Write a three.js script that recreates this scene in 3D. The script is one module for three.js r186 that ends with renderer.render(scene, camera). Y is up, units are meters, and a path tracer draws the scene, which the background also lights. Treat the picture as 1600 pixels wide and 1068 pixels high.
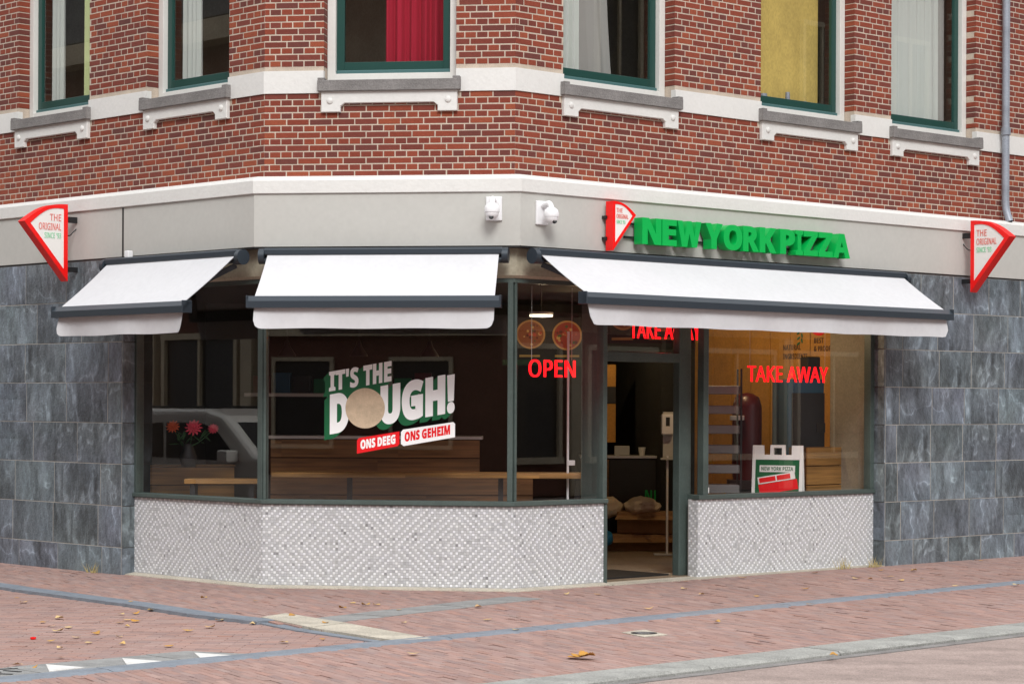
import * as THREE from 'three';
import { RoundedBoxGeometry } from 'three/addons/geometries/RoundedBoxGeometry.js';
import { mergeGeometries, toCreasedNormals } from 'three/addons/utils/BufferGeometryUtils.js';
import { FontLoader } from 'three/addons/loaders/FontLoader.js';
import { TextGeometry } from 'three/addons/geometries/TextGeometry.js';

// ------------------------------------------------------------------ camera, sky, sun, exposure
const scene = new THREE.Scene();
const camera = new THREE.PerspectiveCamera(2 * Math.atan(534 / 3550) * 180 / Math.PI, 1600 / 1068, 0.5, 400);
camera.position.set(-0.018, 1.735, 20.9);
camera.rotation.set(0, 0, 0.0044);
camera.setViewOffset(1600, 1068, 0, -94, 1600, 1068);          // shifted lens: uprights stay upright
const renderer = new THREE.WebGLRenderer({ antialias: true });
renderer.setSize(1024, 683);
renderer.toneMapping = THREE.LinearToneMapping;
renderer.toneMappingExposure = 1.58;
renderer.shadowMap.enabled = true;

{ // overcast sky: an even, faintly mottled cloud sheet, a little brighter overhead
  const W = 256, H = 128, d = new Float32Array(W * H * 4);
  for (let j = 0; j < H; j++) for (let i = 0; i < W; i++) {
    const el = ((j + 0.5) / H - 0.5) * Math.PI, az = (i / W) * 2 * Math.PI;
    const m = 0.04 * Math.sin(3 * az + 2 * Math.sin(4 * el)) + 0.03 * Math.sin(7 * az - 5 * el) * Math.cos(el);
    const v = el > 0 ? 0.72 + 0.3 * Math.sin(el) + m * Math.cos(el) : 0.35;
    const o = (j * W + i) * 4; d[o] = v * 0.985; d[o + 1] = v; d[o + 2] = v * 1.03; d[o + 3] = 1;
  }
  const t = new THREE.DataTexture(d, W, H, THREE.RGBAFormat, THREE.FloatType);
  t.mapping = THREE.EquirectangularReflectionMapping; t.magFilter = t.minFilter = THREE.LinearFilter; t.needsUpdate = true;
  scene.background = t; scene.environment = t;
}
const sun = new THREE.DirectionalLight(new THREE.Color(1, 0.985, 0.965), 1.5);
sun.position.set(4, 25, 25); sun.target.position.set(0, 2, -2);
sun.castShadow = true; sun.shadow.radius = 40; sun.shadow.mapSize.set(2048, 2048);
Object.assign(sun.shadow.camera, { left: -14, right: 14, top: 14, bottom: -14, near: 1, far: 80 });
scene.add(sun, sun.target);

// ------------------------------------------------------------------ helpers
let seed = 7;
const rnd = () => { seed = (seed * 1664525 + 1013904223) >>> 0; return seed / 4294967296; };
const rr = (a, b) => a + (b - a) * rnd();
const V = (x, y, z) => new THREE.Vector3(x, y, z);
const lin = (r, g, b) => new THREE.Color().setRGB(r, g, b);
function hash(i, j) { let h = (Math.imul(i, 374761393) + Math.imul(j, 668265263)) | 0; h = Math.imul(h ^ (h >>> 13), 1274126177); return ((h ^ (h >>> 16)) >>> 0) / 4294967296; }
function vnoise(x, y, p) { // value noise with period p
  const i = Math.floor(x), j = Math.floor(y), u = x - i, v = y - j, s = u * u * (3 - 2 * u), t = v * v * (3 - 2 * v), m = (k) => ((k % p) + p) % p;
  const a = hash(m(i), m(j)), b = hash(m(i + 1), m(j)), c = hash(m(i), m(j + 1)), e = hash(m(i + 1), m(j + 1));
  return a + (b - a) * s + (c - a) * t + (a - b - c + e) * s * t;
}
function fbm(x, y, p, oct) { let s = 0, a = 0.5, n = 0; for (let k = 0; k < oct; k++) { s += a * vnoise(x, y, p); n += a; a *= 0.55; x *= 2; y *= 2; p *= 2; } return s / n; }
function tex(size, fn, srgb = true) {
  const d = new Uint8Array(size * size * 4);
  for (let j = 0; j < size; j++) for (let i = 0; i < size; i++) {
    const c = fn(i / size, j / size), o = (j * size + i) * 4;
    for (let k = 0; k < 3; k++) d[o + k] = Math.max(0, Math.min(255, Math.round((Array.isArray(c) ? c[k] : c) * 255)));
    d[o + 3] = 255;
  }
  const t = new THREE.DataTexture(d, size, size);
  t.wrapS = t.wrapT = THREE.RepeatWrapping; t.magFilter = THREE.LinearFilter; t.minFilter = THREE.LinearMipmapLinearFilter; t.generateMipmaps = true;
  if (srgb) t.colorSpace = THREE.SRGBColorSpace; t.needsUpdate = true; return t;
}
const rep = (t, m) => { const c = t.clone(); c.repeat.set(1 / m, 1 / m); c.needsUpdate = true; return c; };   // uv in metres, tile of m metres
const T = {};
T.grain = tex(256, (u, v) => 0.80 + 0.2 * fbm(u * 32, v * 32, 32, 3));
T.blotch = tex(512, (u, v) => 0.78 + 0.16 * fbm(u * 6, v * 6, 6, 5) + 0.12 * fbm(u * 90, v * 90, 90, 2));
T.soft = tex(512, (u, v) => 0.93 + 0.05 * fbm(u * 4, v * 4, 4, 4) + 0.03 * fbm(u * 90, v * 90, 90, 2));
T.bump = tex(256, (u, v) => fbm(u * 24, v * 24, 24, 4), false);
T.slate = tex(1024, (u, v) => {
  const w = fbm(u * 5, v * 5, 5, 4) - 0.5, w2 = fbm(u * 5 + 3.3, v * 5 + 9, 5, 4) - 0.5;
  const streak = fbm((u + 0.12 * w) * 26, (v + 0.1 * w2 + 0.35 * u) * 7, 1024, 4), fine = fbm(u * 120, v * 60, 240, 2);
  const vein = Math.pow(1 - Math.abs(2 * fbm((u + 0.16 * w) * 7, (v + 0.16 * w2) * 5, 1024, 4) - 1), 22);
  const cloud = fbm(u * 4 + 7, v * 4 + 2, 4, 4);
  const b = 0.395 + 0.27 * (streak - 0.5) + 0.22 * (cloud - 0.5) + 0.12 * (fine - 0.5) + 0.26 * vein * streak;
  return [b * (0.97 + 0.07 * w), b * 1.035, b * (1.09 - 0.07 * w2)];
});
T.wood = tex(512, (u, v) => { const g = fbm(u * 3, v * 60, 60, 4), k = fbm(u * 2, v * 8, 8, 3); const b = 0.62 + 0.3 * (g - 0.5) + 0.25 * (k - 0.5); return [b, b * 0.78, b * 0.5]; });
T.weave = tex(256, (u, v) => 0.5 + 0.25 * Math.sin(u * 256 * 0.785) * Math.sin(v * 256 * 0.785) + 0.2 * fbm(u * 12, v * 12, 12, 3), false);
T.speck = tex(512, (u, v) => { const f = fbm(u * 128, v * 128, 128, 2), c = fbm(u * 5, v * 5, 5, 4); return 0.70 + 0.3 * f + 0.22 * (c - 0.5); });

const M = {};
const mat = (name, color, o = {}) => (M[name] = new THREE.MeshStandardMaterial({ color, roughness: 0.8, ...o }));
mat('mortar', lin(0.62, 0.52, 0.42), { map: rep(T.blotch, 0.7), roughness: 0.95 });
const BR = [[.28, .052, .026], [.235, .044, .025], [.32, .062, .028], [.20, .040, .025], [.265, .047, .022], [.17, .042, .031], [.30, .056, .025], [.225, .048, .031], [.36, .078, .032], [.14, .040, .031]];
const brickMap = rep(T.grain, 0.16), brickBump = rep(T.bump, 0.11);
const brickMats = BR.map((c, i) => mat('brick' + i, lin(...c), { map: brickMap, bumpMap: brickBump, bumpScale: 0.003, roughness: 0.85 }));
mat('brickAll', lin(1, 1, 1), { map: brickMap, bumpMap: brickBump, bumpScale: 0.003, roughness: 0.85, vertexColors: true });
mat('white', lin(0.75, 0.745, 0.715), { map: rep(T.soft, 2.3), roughness: 0.55, bumpMap: rep(T.bump, 0.8), bumpScale: 0.002 });
mat('whiteFrame', lin(0.74, 0.73, 0.69), { map: rep(T.soft, 1.7), roughness: 0.45 });
mat('fascia', lin(0.53, 0.525, 0.49), { map: rep(T.soft, 3.1), roughness: 0.5 });
mat('beam', lin(0.44, 0.40, 0.30), { map: rep(T.blotch, 2.0), roughness: 0.6 });
mat('sill', lin(0.30, 0.285, 0.275), { map: rep(T.speck, 0.6), bumpMap: rep(T.bump, 0.3), bumpScale: 0.004, roughness: 0.9 });
mat('green', lin(0.012, 0.058, 0.048), { roughness: 0.3 });
mat('greenDrip', lin(0.06, 0.14, 0.14), { roughness: 0.35 });
mat('frame', lin(0.085, 0.115, 0.105), { roughness: 0.4, map: rep(T.blotch, 1.1) });
mat('slate', lin(0.93, 1.0, 1.07), { map: rep(T.slate, 2.2), bumpMap: rep(T.bump, 0.35), bumpScale: 0.004, roughness: 0.55 });
M.slates = [[1.0, 1.03, 1.05], [.92, .95, .96], [1.1, 1.13, 1.12], [1.0, 1.05, 1.03], [1.04, 1.05, 1.1]].map((c, i) => mat('slateTone' + i, lin(...c), { map: M.slate.map, bumpMap: M.slate.bumpMap, bumpScale: 0.004, roughness: 0.55 }));
mat('roofTile', lin(0.09, 0.085, 0.085), { map: rep(T.blotch, 0.8), roughness: 0.8 });
mat('slateJoint', lin(0.50, 0.47, 0.42), { map: rep(T.blotch, 0.5), roughness: 0.95 });
mat('grout', lin(0.5, 0.49, 0.48), { roughness: 0.9 });
mat('tile', lin(1, 1, 1), { roughness: 0.22 });
mat('awningFabric', lin(0.64, 0.64, 0.655), { bumpMap: rep(T.weave, 0.12), bumpScale: 0.0006, map: rep(T.soft, 3.7), roughness: 0.9 });
mat('anthracite', lin(0.032, 0.043, 0.055), { roughness: 0.38, metalness: 0.1 });
mat('black', lin(0.012, 0.012, 0.013), { roughness: 0.5 });
mat('red', lin(0.88, 0.004, 0.003), { roughness: 0.35 });
mat('signWhite', lin(0.82, 0.81, 0.78), { roughness: 0.4 });
mat('signRedText', lin(0.75, 0.16, 0.13), { roughness: 0.5 });
mat('signGreenText', lin(0.25, 0.66, 0.38), { roughness: 0.5 });
mat('letterGreen', lin(0.0, 0.42, 0.075), { roughness: 0.35 });
mat('leafPrint', lin(0.0, 0.16, 0.07), { roughness: 0.4 });
mat('camWhite', lin(0.8, 0.8, 0.81), { roughness: 0.3 });
mat('zinc', lin(0.36, 0.40, 0.46), { roughness: 0.5, metalness: 0.2, map: rep(T.blotch, 0.9) });
mat('stickerWhite', lin(0.92, 0.92, 0.92), { roughness: 0.4 });
mat('stickerGreen', lin(0.004, 0.115, 0.040), { roughness: 0.4 });
mat('stickerRed', lin(0.80, 0.006, 0.012), { roughness: 0.4 });
mat('dough', lin(0.72, 0.56, 0.39), { map: rep(T.blotch, 0.35), roughness: 0.8 });
mat('wood', lin(0.60, 0.52, 0.44), { map: rep(T.wood, 1.2), roughness: 0.6 });
mat('woodDark', lin(0.25, 0.19, 0.14), { map: rep(T.wood, 1.4), roughness: 0.6 });
mat('woodLight', lin(0.95, 0.85, 0.62), { map: rep(T.wood, 1.3), roughness: 0.5 });
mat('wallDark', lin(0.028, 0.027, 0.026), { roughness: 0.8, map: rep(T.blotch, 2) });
mat('wallOrange', lin(0.62, 0.30, 0.05), { roughness: 0.7, map: rep(T.blotch, 1.4) });
mat('wallBeige', lin(0.36, 0.33, 0.25), { roughness: 0.8, map: rep(T.blotch, 1.4) });
mat('floorTile', lin(0.34, 0.25, 0.17), { roughness: 0.45, map: rep(T.speck, 1.1) });
mat('card', lin(0.42, 0.24, 0.11), { roughness: 0.85, map: rep(T.blotch, 0.6) });
mat('paper', lin(0.62, 0.52, 0.40), { roughness: 0.9 });
mat('blueBag', lin(0.02, 0.22, 0.48), { roughness: 0.35 });
mat('steel', lin(0.55, 0.55, 0.54), { roughness: 0.35, metalness: 0.6 });
mat('greyPlastic', lin(0.5, 0.5, 0.48), { roughness: 0.45 });
mat('trayGrey', lin(0.2, 0.2, 0.2), { roughness: 0.45 });
mat('darkRed', lin(0.07, 0.003, 0.006), { roughness: 0.4 });
mat('blue', lin(0.006, 0.075, 0.17), { roughness: 0.4 });
mat('cream', lin(0.58, 0.50, 0.36), { roughness: 0.6, map: rep(T.blotch, 1.5) });
mat('pavBase', lin(0.15, 0.11, 0.095), { map: rep(T.speck, 0.6), roughness: 1 });
mat('paver', lin(1, 1, 1), { map: rep(T.grain, 0.3), roughness: 0.9 });
mat('asphalt', lin(0.47, 0.365, 0.325), { map: rep(T.speck, 0.9), bumpMap: rep(T.bump, 0.12), bumpScale: 0.004, roughness: 0.95 });
mat('concrete', lin(0.43, 0.43, 0.40), { map: rep(T.speck, 0.7), bumpMap: rep(T.bump, 0.2), bumpScale: 0.003, roughness: 0.9 });
mat('creamStone', lin(0.66, 0.60, 0.49), { map: rep(T.speck, 0.8), roughness: 0.9 });
mat('blueStone', lin(0.245, 0.28, 0.325), { map: rep(T.blotch, 0.6), bumpMap: rep(T.bump, 0.25), bumpScale: 0.003, roughness: 0.55 });
mat('greyStone', lin(0.36, 0.36, 0.35), { map: rep(T.speck, 0.5), roughness: 0.85 });
mat('roadPaint', lin(0.78, 0.77, 0.74), { map: rep(T.blotch, 0.3), roughness: 0.8 });
mat('tar', lin(0.02, 0.02, 0.02), { roughness: 0.9 });
M.glass = new THREE.MeshPhysicalMaterial({ color: 0xffffff, transmission: 1, thickness: 0, roughness: 0, ior: 1.8 });
M.curtainWhite = new THREE.MeshPhysicalMaterial({ color: lin(0.70, 0.75, 0.70), transmission: 0.35, thickness: 0, roughness: 1, side: THREE.DoubleSide });
M.curtainRed = mat('curtainRed', lin(0.36, 0.008, 0.03), { roughness: 0.95, side: THREE.DoubleSide });
mat('curtainGrey', lin(0.30, 0.30, 0.28), { roughness: 0.95, side: THREE.DoubleSide });
mat('curtainYellow', lin(0.62, 0.47, 0.13), { roughness: 0.95, side: THREE.DoubleSide, map: rep(T.blotch, 1.2) });
mat('curtainLime', lin(0.55, 0.62, 0.32), { roughness: 0.95, side: THREE.DoubleSide });
const neon = new THREE.MeshStandardMaterial({ color: lin(0.3, 0, 0), emissive: lin(1, 0.005, 0.01), emissiveIntensity: 1.25 });

// uv in metres by the way each face points
function metric(g, ox = 0, oy = 0) {
  if (g.index) g = g.toNonIndexed();
  g.computeVertexNormals();
  return uvs(g, ox, oy);
}
function uvs(g, ox = 0, oy = 0) {
  const p = g.attributes.position, n = g.attributes.normal, uv = new Float32Array(p.count * 2);
  for (let i = 0; i < p.count; i++) {
    const ax = Math.abs(n.getX(i)), ay = Math.abs(n.getY(i)), az = Math.abs(n.getZ(i));
    if (az >= ax && az >= ay) { uv[2 * i] = p.getX(i) + ox; uv[2 * i + 1] = p.getY(i) + oy; }
    else if (ax >= ay) { uv[2 * i] = p.getZ(i) + ox; uv[2 * i + 1] = p.getY(i) + oy; }
    else { uv[2 * i] = p.getX(i) + ox; uv[2 * i + 1] = p.getZ(i) + oy; }
  }
  g.setAttribute('uv', new THREE.BufferAttribute(uv, 2)); return g;
}
function box(x0, x1, y0, y1, z0, z1, r = 0, o = [0, 0]) {
  const w = x1 - x0, h = y1 - y0, d = z1 - z0;
  let g = r ? new RoundedBoxGeometry(w, h, d, 1, Math.min(r, w / 2.1, h / 2.1, d / 2.1)) : new THREE.BoxGeometry(w, h, d);
  if (g.index) g = g.toNonIndexed();
  g.translate((x0 + x1) / 2, (y0 + y1) / 2, (z0 + z1) / 2);
  return uvs(g, ...o);
}
const cyl = (r0, r1, h, n = 16) => uvs(new THREE.CylinderGeometry(r0, r1, h, n).toNonIndexed());
const join = (gs) => { const c = gs.map((g) => { const q = g.index ? g.toNonIndexed() : g.clone(); for (const k of Object.keys(q.attributes)) if (!['position', 'normal', 'uv'].includes(k)) q.deleteAttribute(k); return q; }); return mergeGeometries(c); };
const taken = {};
const numbered = (n) => { const k = taken[n] = (taken[n] ?? -1) + 1; return k ? n + '_' + String(k).padStart(3, '0') : n; };
function shade(o) { o.castShadow = true; o.receiveShadow = true; return o; }
function part(name, geo, m, parent) { const o = shade(new THREE.Mesh(Array.isArray(geo) ? join(geo) : geo, m)); o.name = name; parent.add(o); return o; }
function thing(name, label, category, group) { const o = new THREE.Group(); o.name = numbered(name); o.userData = { label, category }; if (group) o.userData.group = group; scene.add(o); return o; }
function single(name, geo, m, label, category, group) { const o = shade(new THREE.Mesh(Array.isArray(geo) ? join(geo) : geo, m)); o.name = numbered(name); o.userData = { label, category }; if (group) o.userData.group = group; scene.add(o); return o; }
function structure(name, geo, m) { const o = geo ? shade(new THREE.Mesh(Array.isArray(geo) ? join(geo) : geo, m)) : new THREE.Group(); o.name = numbered(name); o.userData = { kind: 'structure' }; scene.add(o); return o; }

// the three street fronts in plan: local x runs to the right along the front, z outward
const A = V(-2.344, 0, -0.33), B0 = V(0, 0, 0);
const FACE = {
  L: { o: A, turn: Math.atan2(-0.716, 0.698), d: V(0.698, 0, 0.716), n: V(-0.716, 0, 0.698) },
  C: { o: A, turn: Math.atan2(-0.1394, 0.9902), d: V(0.9902, 0, 0.1394), n: V(-0.1394, 0, 0.9902) },
  R: { o: B0, turn: Math.atan2(0.673, 0.7396), d: V(0.7396, 0, -0.673), n: V(0.673, 0, 0.7396) },
};
const put = (o, f, x = 0, y = 0, z = 0) => { const F = FACE[f]; o.position.copy(F.o).addScaledVector(F.d, x).addScaledVector(F.n, z); o.position.y = y; o.rotation.y = F.turn; return o; };
const world = (f, x, y, z) => { const F = FACE[f]; const v = F.o.clone().addScaledVector(F.d, x).addScaledVector(F.n, z); v.y = y; return v; };
const CW = 2.367, LEND = -13, REND = 18;
// sweep a profile [[out, height], ...] along the fronts between two stations (face, x)
function sweep(from, to, prof, closed = true) {
  const order = ['L', 'C', 'R'], pts = [], i0 = order.indexOf(from[0]), i1 = order.indexOf(to[0]);
  const mitre = (a, b) => { const m = FACE[a].n.clone().add(FACE[b].n); return m.multiplyScalar(1 / m.dot(FACE[a].n)); };
  pts.push([world(from[0], from[1], 0, 0), FACE[from[0]].n]);
  for (let i = i0; i < i1; i++) pts.push([i === 0 ? A : B0, mitre(order[i], order[i + 1])]);
  pts.push([world(to[0], to[1], 0, 0), FACE[to[0]].n]);
  const P = pts.map(([p, m]) => prof.map(([o, h]) => p.clone().addScaledVector(m, o).setY(h))), pos = [], uv = [], K = prof.length;
  const tri = (a, b, c, ua, ub, uc) => { pos.push(...a, ...b, ...c); uv.push(...ua, ...ub, ...uc); };
  let s = 0;
  for (let i = 0; i + 1 < P.length; i++) {
    const s1 = s + pts[i][0].distanceTo(pts[i + 1][0]); let v = 0;
    for (let k = 0; k < (closed ? K : K - 1); k++) {
      const k1 = (k + 1) % K, v1 = v + Math.hypot(prof[k][0] - prof[k1][0], prof[k][1] - prof[k1][1]);
      const a = P[i][k], b = P[i + 1][k], c = P[i + 1][k1], d = P[i][k1];
      tri(a, b, c, [s, v], [s1, v], [s1, v1]); tri(a, c, d, [s, v], [s1, v1], [s, v1]); v = v1;
    }
    s = s1;
  }
  if (closed) for (const [Q, flip] of [[P[0], 0], [P[P.length - 1], 1]]) {
    for (const t of THREE.ShapeUtils.triangulateShape(prof.map((q) => new THREE.Vector2(q[0], q[1])), [])) {
      const q = flip ? t : [t[0], t[2], t[1]]; tri(...q.map((k) => Q[k]), ...q.map((k) => prof[k]));
    }
  }
  const g = new THREE.BufferGeometry();
  g.setAttribute('position', new THREE.Float32BufferAttribute(pos.flatMap ? pos : pos, 3)); g.setAttribute('uv', new THREE.Float32BufferAttribute(uv, 2));
  g.computeVertexNormals(); return g;
}
THREE.Vector3.prototype[Symbol.iterator] ??= function* () { yield this.x; yield this.y; yield this.z; };
const flat = (pts, y0, y1) => { // plan polygon [[x,z],...] as a slab
  const sh = new THREE.Shape(pts.map(([x, z]) => new THREE.Vector2(x, -z)));
  const g = new THREE.ExtrudeGeometry(sh, { depth: y1 - y0, bevelEnabled: false }); g.rotateX(-Math.PI / 2); g.translate(0, y0, 0);
  return metric(g);
};
const font = await new FontLoader().loadAsync('fonts/droid/droid_sans_bold.typeface.json');
const fontR = await new FontLoader().loadAsync('fonts/droid/droid_sans_regular.typeface.json');
function text(str, w, h, o = {}) { // lettering fitted to w x h, lower left at the origin, front at z = depth
  const { depth = 0.01, weight = 0, f = font } = o;
  const g = new TextGeometry(str, { font: f, size: 1, depth: 1, curveSegments: 5, bevelEnabled: weight > 0, bevelThickness: 0.001, bevelSize: weight, bevelSegments: 1 });
  g.computeBoundingBox(); const b = g.boundingBox, q = g.index ? g.toNonIndexed() : g;
  q.translate(-b.min.x, -b.min.y, -b.min.z); q.scale(w / (b.max.x - b.min.x), h / (b.max.y - b.min.y), depth / (b.max.z - b.min.z));
  q.computeVertexNormals(); return uvs(q);
}

// ------------------------------------------------------------------ ground
const gdir = V(0.7105, 0, -0.7037), gn = V(0.7037, 0, 0.7105), G0 = V(-3.2, 0, 6.82);
const gdist = (x, z) => (x - G0.x) * gn.x + (z - G0.z) * gn.z;           // past the gutter line > 0
const kdir = V(0.721, 0, -0.693), kn = V(0.693, 0, 0.721), K0 = V(-0.02, 0, 6.84);
const kdist = (x, z) => (x - K0.x) * kn.x + (z - K0.z) * kn.z;
const LK = [[-9.6, -6.0], [-6.6, -2.45], [-4.79, -0.27], [-4.54, 0.07], [-3.3, 1.484], [-2.613, 2.4], [-1.98, 3.03], [-1.45, 3.68], [-0.80, 4.42]];
function lkside(x, z) { let best = 1e9, s = 0; for (let i = 0; i + 1 < LK.length; i++) { const [ax, az] = LK[i], [bx, bz] = LK[i + 1], dx = bx - ax, dz = bz - az, t = Math.max(0, Math.min(1, ((x - ax) * dx + (z - az) * dz) / (dx * dx + dz * dz))), px = x - ax - t * dx, pz = z - az - t * dz, d = Math.hypot(px, pz); if (d < best) { best = d; s = Math.sign(dx * pz - dz * px) * d; } } return s; } // > 0 on the street side
const fdist = (x, z) => Math.max(...Object.values(FACE).map((F) => (x - F.o.x) * F.n.x + (z - F.o.z) * F.n.z));
structure('ground', flat([[-200, -200], [200, -200], [200, 200], [-200, 200]], -0.4, -0.13), M.asphalt);
const road = structure('road', flat([[-30, 60], ...[[-26, 34.3], [30, -19.5]].map(([x]) => { const t = (x - K0.x) / kdir.x; return [K0.x + kdir.x * t + kn.x * 0.36, K0.z + kdir.z * t + kn.z * 0.36]; }), [60, 0], [60, 60]], -0.128, -0.034), M.asphalt);
structure('pavement', flat([[-26, 31], [-3.2, 6.82], [-0.6, 4.25], [-1.98, 3.03], [-3.3, 1.484], [-4.79, -0.27], [-9.6, -6.0], [-9, -9], [20, -20], [26, -20], [K0.x + kdir.x * 32, K0.z + kdir.z * 32], [K0.x - kdir.x * 26, K0.z - kdir.z * 26]], -0.126, -0.022), M.pavBase);
structure('side_street', flat([[-0.6, 4.25], [-3.2, 6.82], [-9, 12.6], [-18, 4], [-9.6, -6], [-4.79, -0.27], [-3.3, 1.484], [-1.98, 3.03]], -0.126, -0.042), M.pavBase);
{ // laid clay pavers, as thick small blocks with open joints
  const unit = new RoundedBoxGeometry(1, 1, 1, 1, 0.03), list = [[], [], []], cols = [[], [], []];
  const tones = [[.44, .265, .222], [.42, .25, .208], [.46, .285, .24], [.40, .242, .205], [.43, .275, .235], [.45, .26, .21], [.38, .24, .213]];
  const q = new THREE.Quaternion(), m = new THREE.Matrix4(), e = new THREE.Euler();
  const lay = (zone, ang, y, test, x0, x1, z0, z1) => {
    const ca = Math.cos(ang), sa = Math.sin(ang), L = 0.206, W = 0.0555, R = 14;
    for (let j = -Math.ceil(R / W); j * W < R; j++) for (let i = -Math.ceil(R / L); i * L < R; i++) {
      const u = (i + (j & 1 ? 0.5 : 0)) * L + rr(-0.003, 0.003), v = j * W + rr(-0.0015, 0.0015), x = u * ca - v * sa, z = u * sa + v * ca + 1;
      if (x < x0 || x > x1 || z < z0 || z > z1 || !test(x, z)) continue;
      const sink = rnd() < 0.04 ? rr(0.003, 0.009) : rr(0, 0.002);
      q.setFromEuler(e.set(rr(-0.012, 0.012), -ang + rr(-0.008, 0.008), rr(-0.006, 0.006)));
      m.compose(V(x, y - 0.03 - sink, z), q, V(L - rr(0.002, 0.006), 0.06, W - rr(0.0015, 0.005)));
      list[zone].push(m.clone());
      const c = tones[(rnd() * tones.length) | 0], k = rr(0.88, 1.06) * (0.9 + 0.2 * fbm(x * 0.9 + 20, z * 0.9 + 20, 64, 3)), g = rr(0, 0.25);
      const mean = (c[0] + c[1] + c[2]) / 3; cols[zone].push(lin(...c.map((w) => (w * (1 - g) + mean * g) * k)));
    }
  };
  const a62 = 62 * Math.PI / 180;
  lay(0, a62, 0, (x, z) => fdist(x, z) > 0.06 && gdist(x, z) < -0.03 && lkside(x, z) < -0.06 && !inStrip(x, z), -9, 9.5, -9, 6.4);
  lay(1, a62, -0.004, (x, z) => gdist(x, z) > 0.03 && kdist(x, z) < 0.0 && !inDrain(x, z), -4.5, 8, -4, 11);
  lay(2, 0.05, -0.02, (x, z) => gdist(x, z) < ((x - G0.x) * gdir.x + (z - G0.z) * gdir.z > 2.1 ? -0.05 : -0.5) && lkside(x, z) > 0.0, -7.5, -0.7, -3.2, 7.6);
  ['paving_bricks', 'paving_bricks', 'paving_bricks'].forEach((n, k) => {
    const o = new THREE.InstancedMesh(unit, M.paver, list[k].length); o.name = numbered(n); shade(o);
    o.userData = { kind: 'stuff', label: ['reddish clay paving bricks on the sidewalk beside the shop', 'reddish clay paving bricks between gutter and road kerb', 'pinkish clay paving bricks of the side street'][k], category: 'paving' };
    list[k].forEach((mm, i) => { o.setMatrixAt(i, mm); o.setColorAt(i, cols[k][i]); }); scene.add(o);
  });
}
function inDrain(x, z) { const q = [[-0.165, -0.06], [0.02, -0.27], [0.17, 0.10], [-0.015, 0.26]]; return q.every(([ax, az], i) => { const [bx, bz] = q[(i + 1) % 4], l = Math.hypot(bx - ax, bz - az); return ((bx - ax) * (z - 3.78 - az) - (bz - az) * (x - 0.985 - ax)) / l > 0.05; }); }
function inStrip(x, z) { // the grey stone strip crossing the sidewalk
  const a = [-1.5, 2.9], b = [0.12, 0.70], dx = b[0] - a[0], dz = b[1] - a[1], l = Math.hypot(dx, dz), t = ((x - a[0]) * dx + (z - a[1]) * dz) / l, d = ((x - a[0]) * dz - (z - a[1]) * dx) / l;
  return t > -0.06 && t < l + 0.05 && Math.abs(d) < 0.1;
}
{ // grey stone strip laid in the sidewalk: slabs
  const strip = structure('stone_strip'), a = V(-1.5, 0, 2.9), b = V(0.12, 0, 0.70), d = b.clone().sub(a), l = d.length(); d.normalize(); const n = V(-d.z, 0, d.x);
  for (let k = 0; k < 5; k++) { const p = a.clone().addScaledVector(d, k * l / 5 + 0.004), q = a.clone().addScaledVector(d, (k + 1) * l / 5 - 0.004), P = (v, s) => [v.x + n.x * s, v.z + n.z * s];
    part('stone_slab', flat([P(p, -0.19), P(q, -0.19), P(q, 0.19), P(p, 0.19)], -0.06, 0.001 + 0.002 * (k & 1)), M.greyStone, strip); }
}
function kerbRun(name, m, p0, dir, nrm, len, piece, prof, gap = 0.006) { // kerb stones end to end; profile [out, y]
  const run = structure(name);
  for (let s = 0; s < len; s += piece) {
    const sh = new THREE.Shape(prof.map(([o, y]) => new THREE.Vector2(o, y)));
    const g = new THREE.ExtrudeGeometry(sh, { depth: piece - gap, bevelEnabled: false }), basis = new THREE.Matrix4().makeBasis(nrm, V(0, 1, 0), nrm.clone().cross(V(0, 1, 0)));
    const along = nrm.clone().cross(V(0, 1, 0)), sgn = Math.sign(along.dot(dir)); if (sgn < 0) g.translate(0, 0, -(piece - gap));
    g.applyMatrix4(basis); const p = p0.clone().addScaledVector(dir, s); g.translate(p.x + rr(-0.002, 0.002), rr(-0.0015, 0.0015), p.z);
    part('kerb_stone', metric(g, rr(0, 3), rr(0, 3)), m, run);
  }
  return run;
}
const gutStart = G0.clone().addScaledVector(gdir, -3.2);
kerbRun('gutter_kerb', M.blueStone, gutStart, gdir, gn, 18, 1.0, [[-0.12, -0.08], [-0.12, 0.0], [-0.1, 0.006], [0.03, 0.005], [0.095, -0.006], [0.12, -0.012], [0.12, -0.08]], 0.008);
kerbRun('road_kerb', M.concrete, K0.clone().addScaledVector(kdir, -3.9), kdir, kn, 22, 1.37, [[-0.07, -0.1], [-0.07, 0.0], [-0.05, 0.006], [0.25, 0.002], [0.27, -0.014], [0.275, -0.13], [-0.07, -0.13]], 0.01);
structure('road_gutter', flat([[K0.x + kn.x * 0.279 - kdir.x * 4, K0.z + kn.z * 0.279 - kdir.z * 4], [K0.x + kn.x * 0.37 - kdir.x * 4, K0.z + kn.z * 0.37 - kdir.z * 4], [K0.x + kn.x * 0.37 + kdir.x * 18, K0.z + kn.z * 0.37 + kdir.z * 18], [K0.x + kn.x * 0.279 + kdir.x * 18, K0.z + kn.z * 0.279 + kdir.z * 18]], -0.11, -0.028), M.sill);
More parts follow.
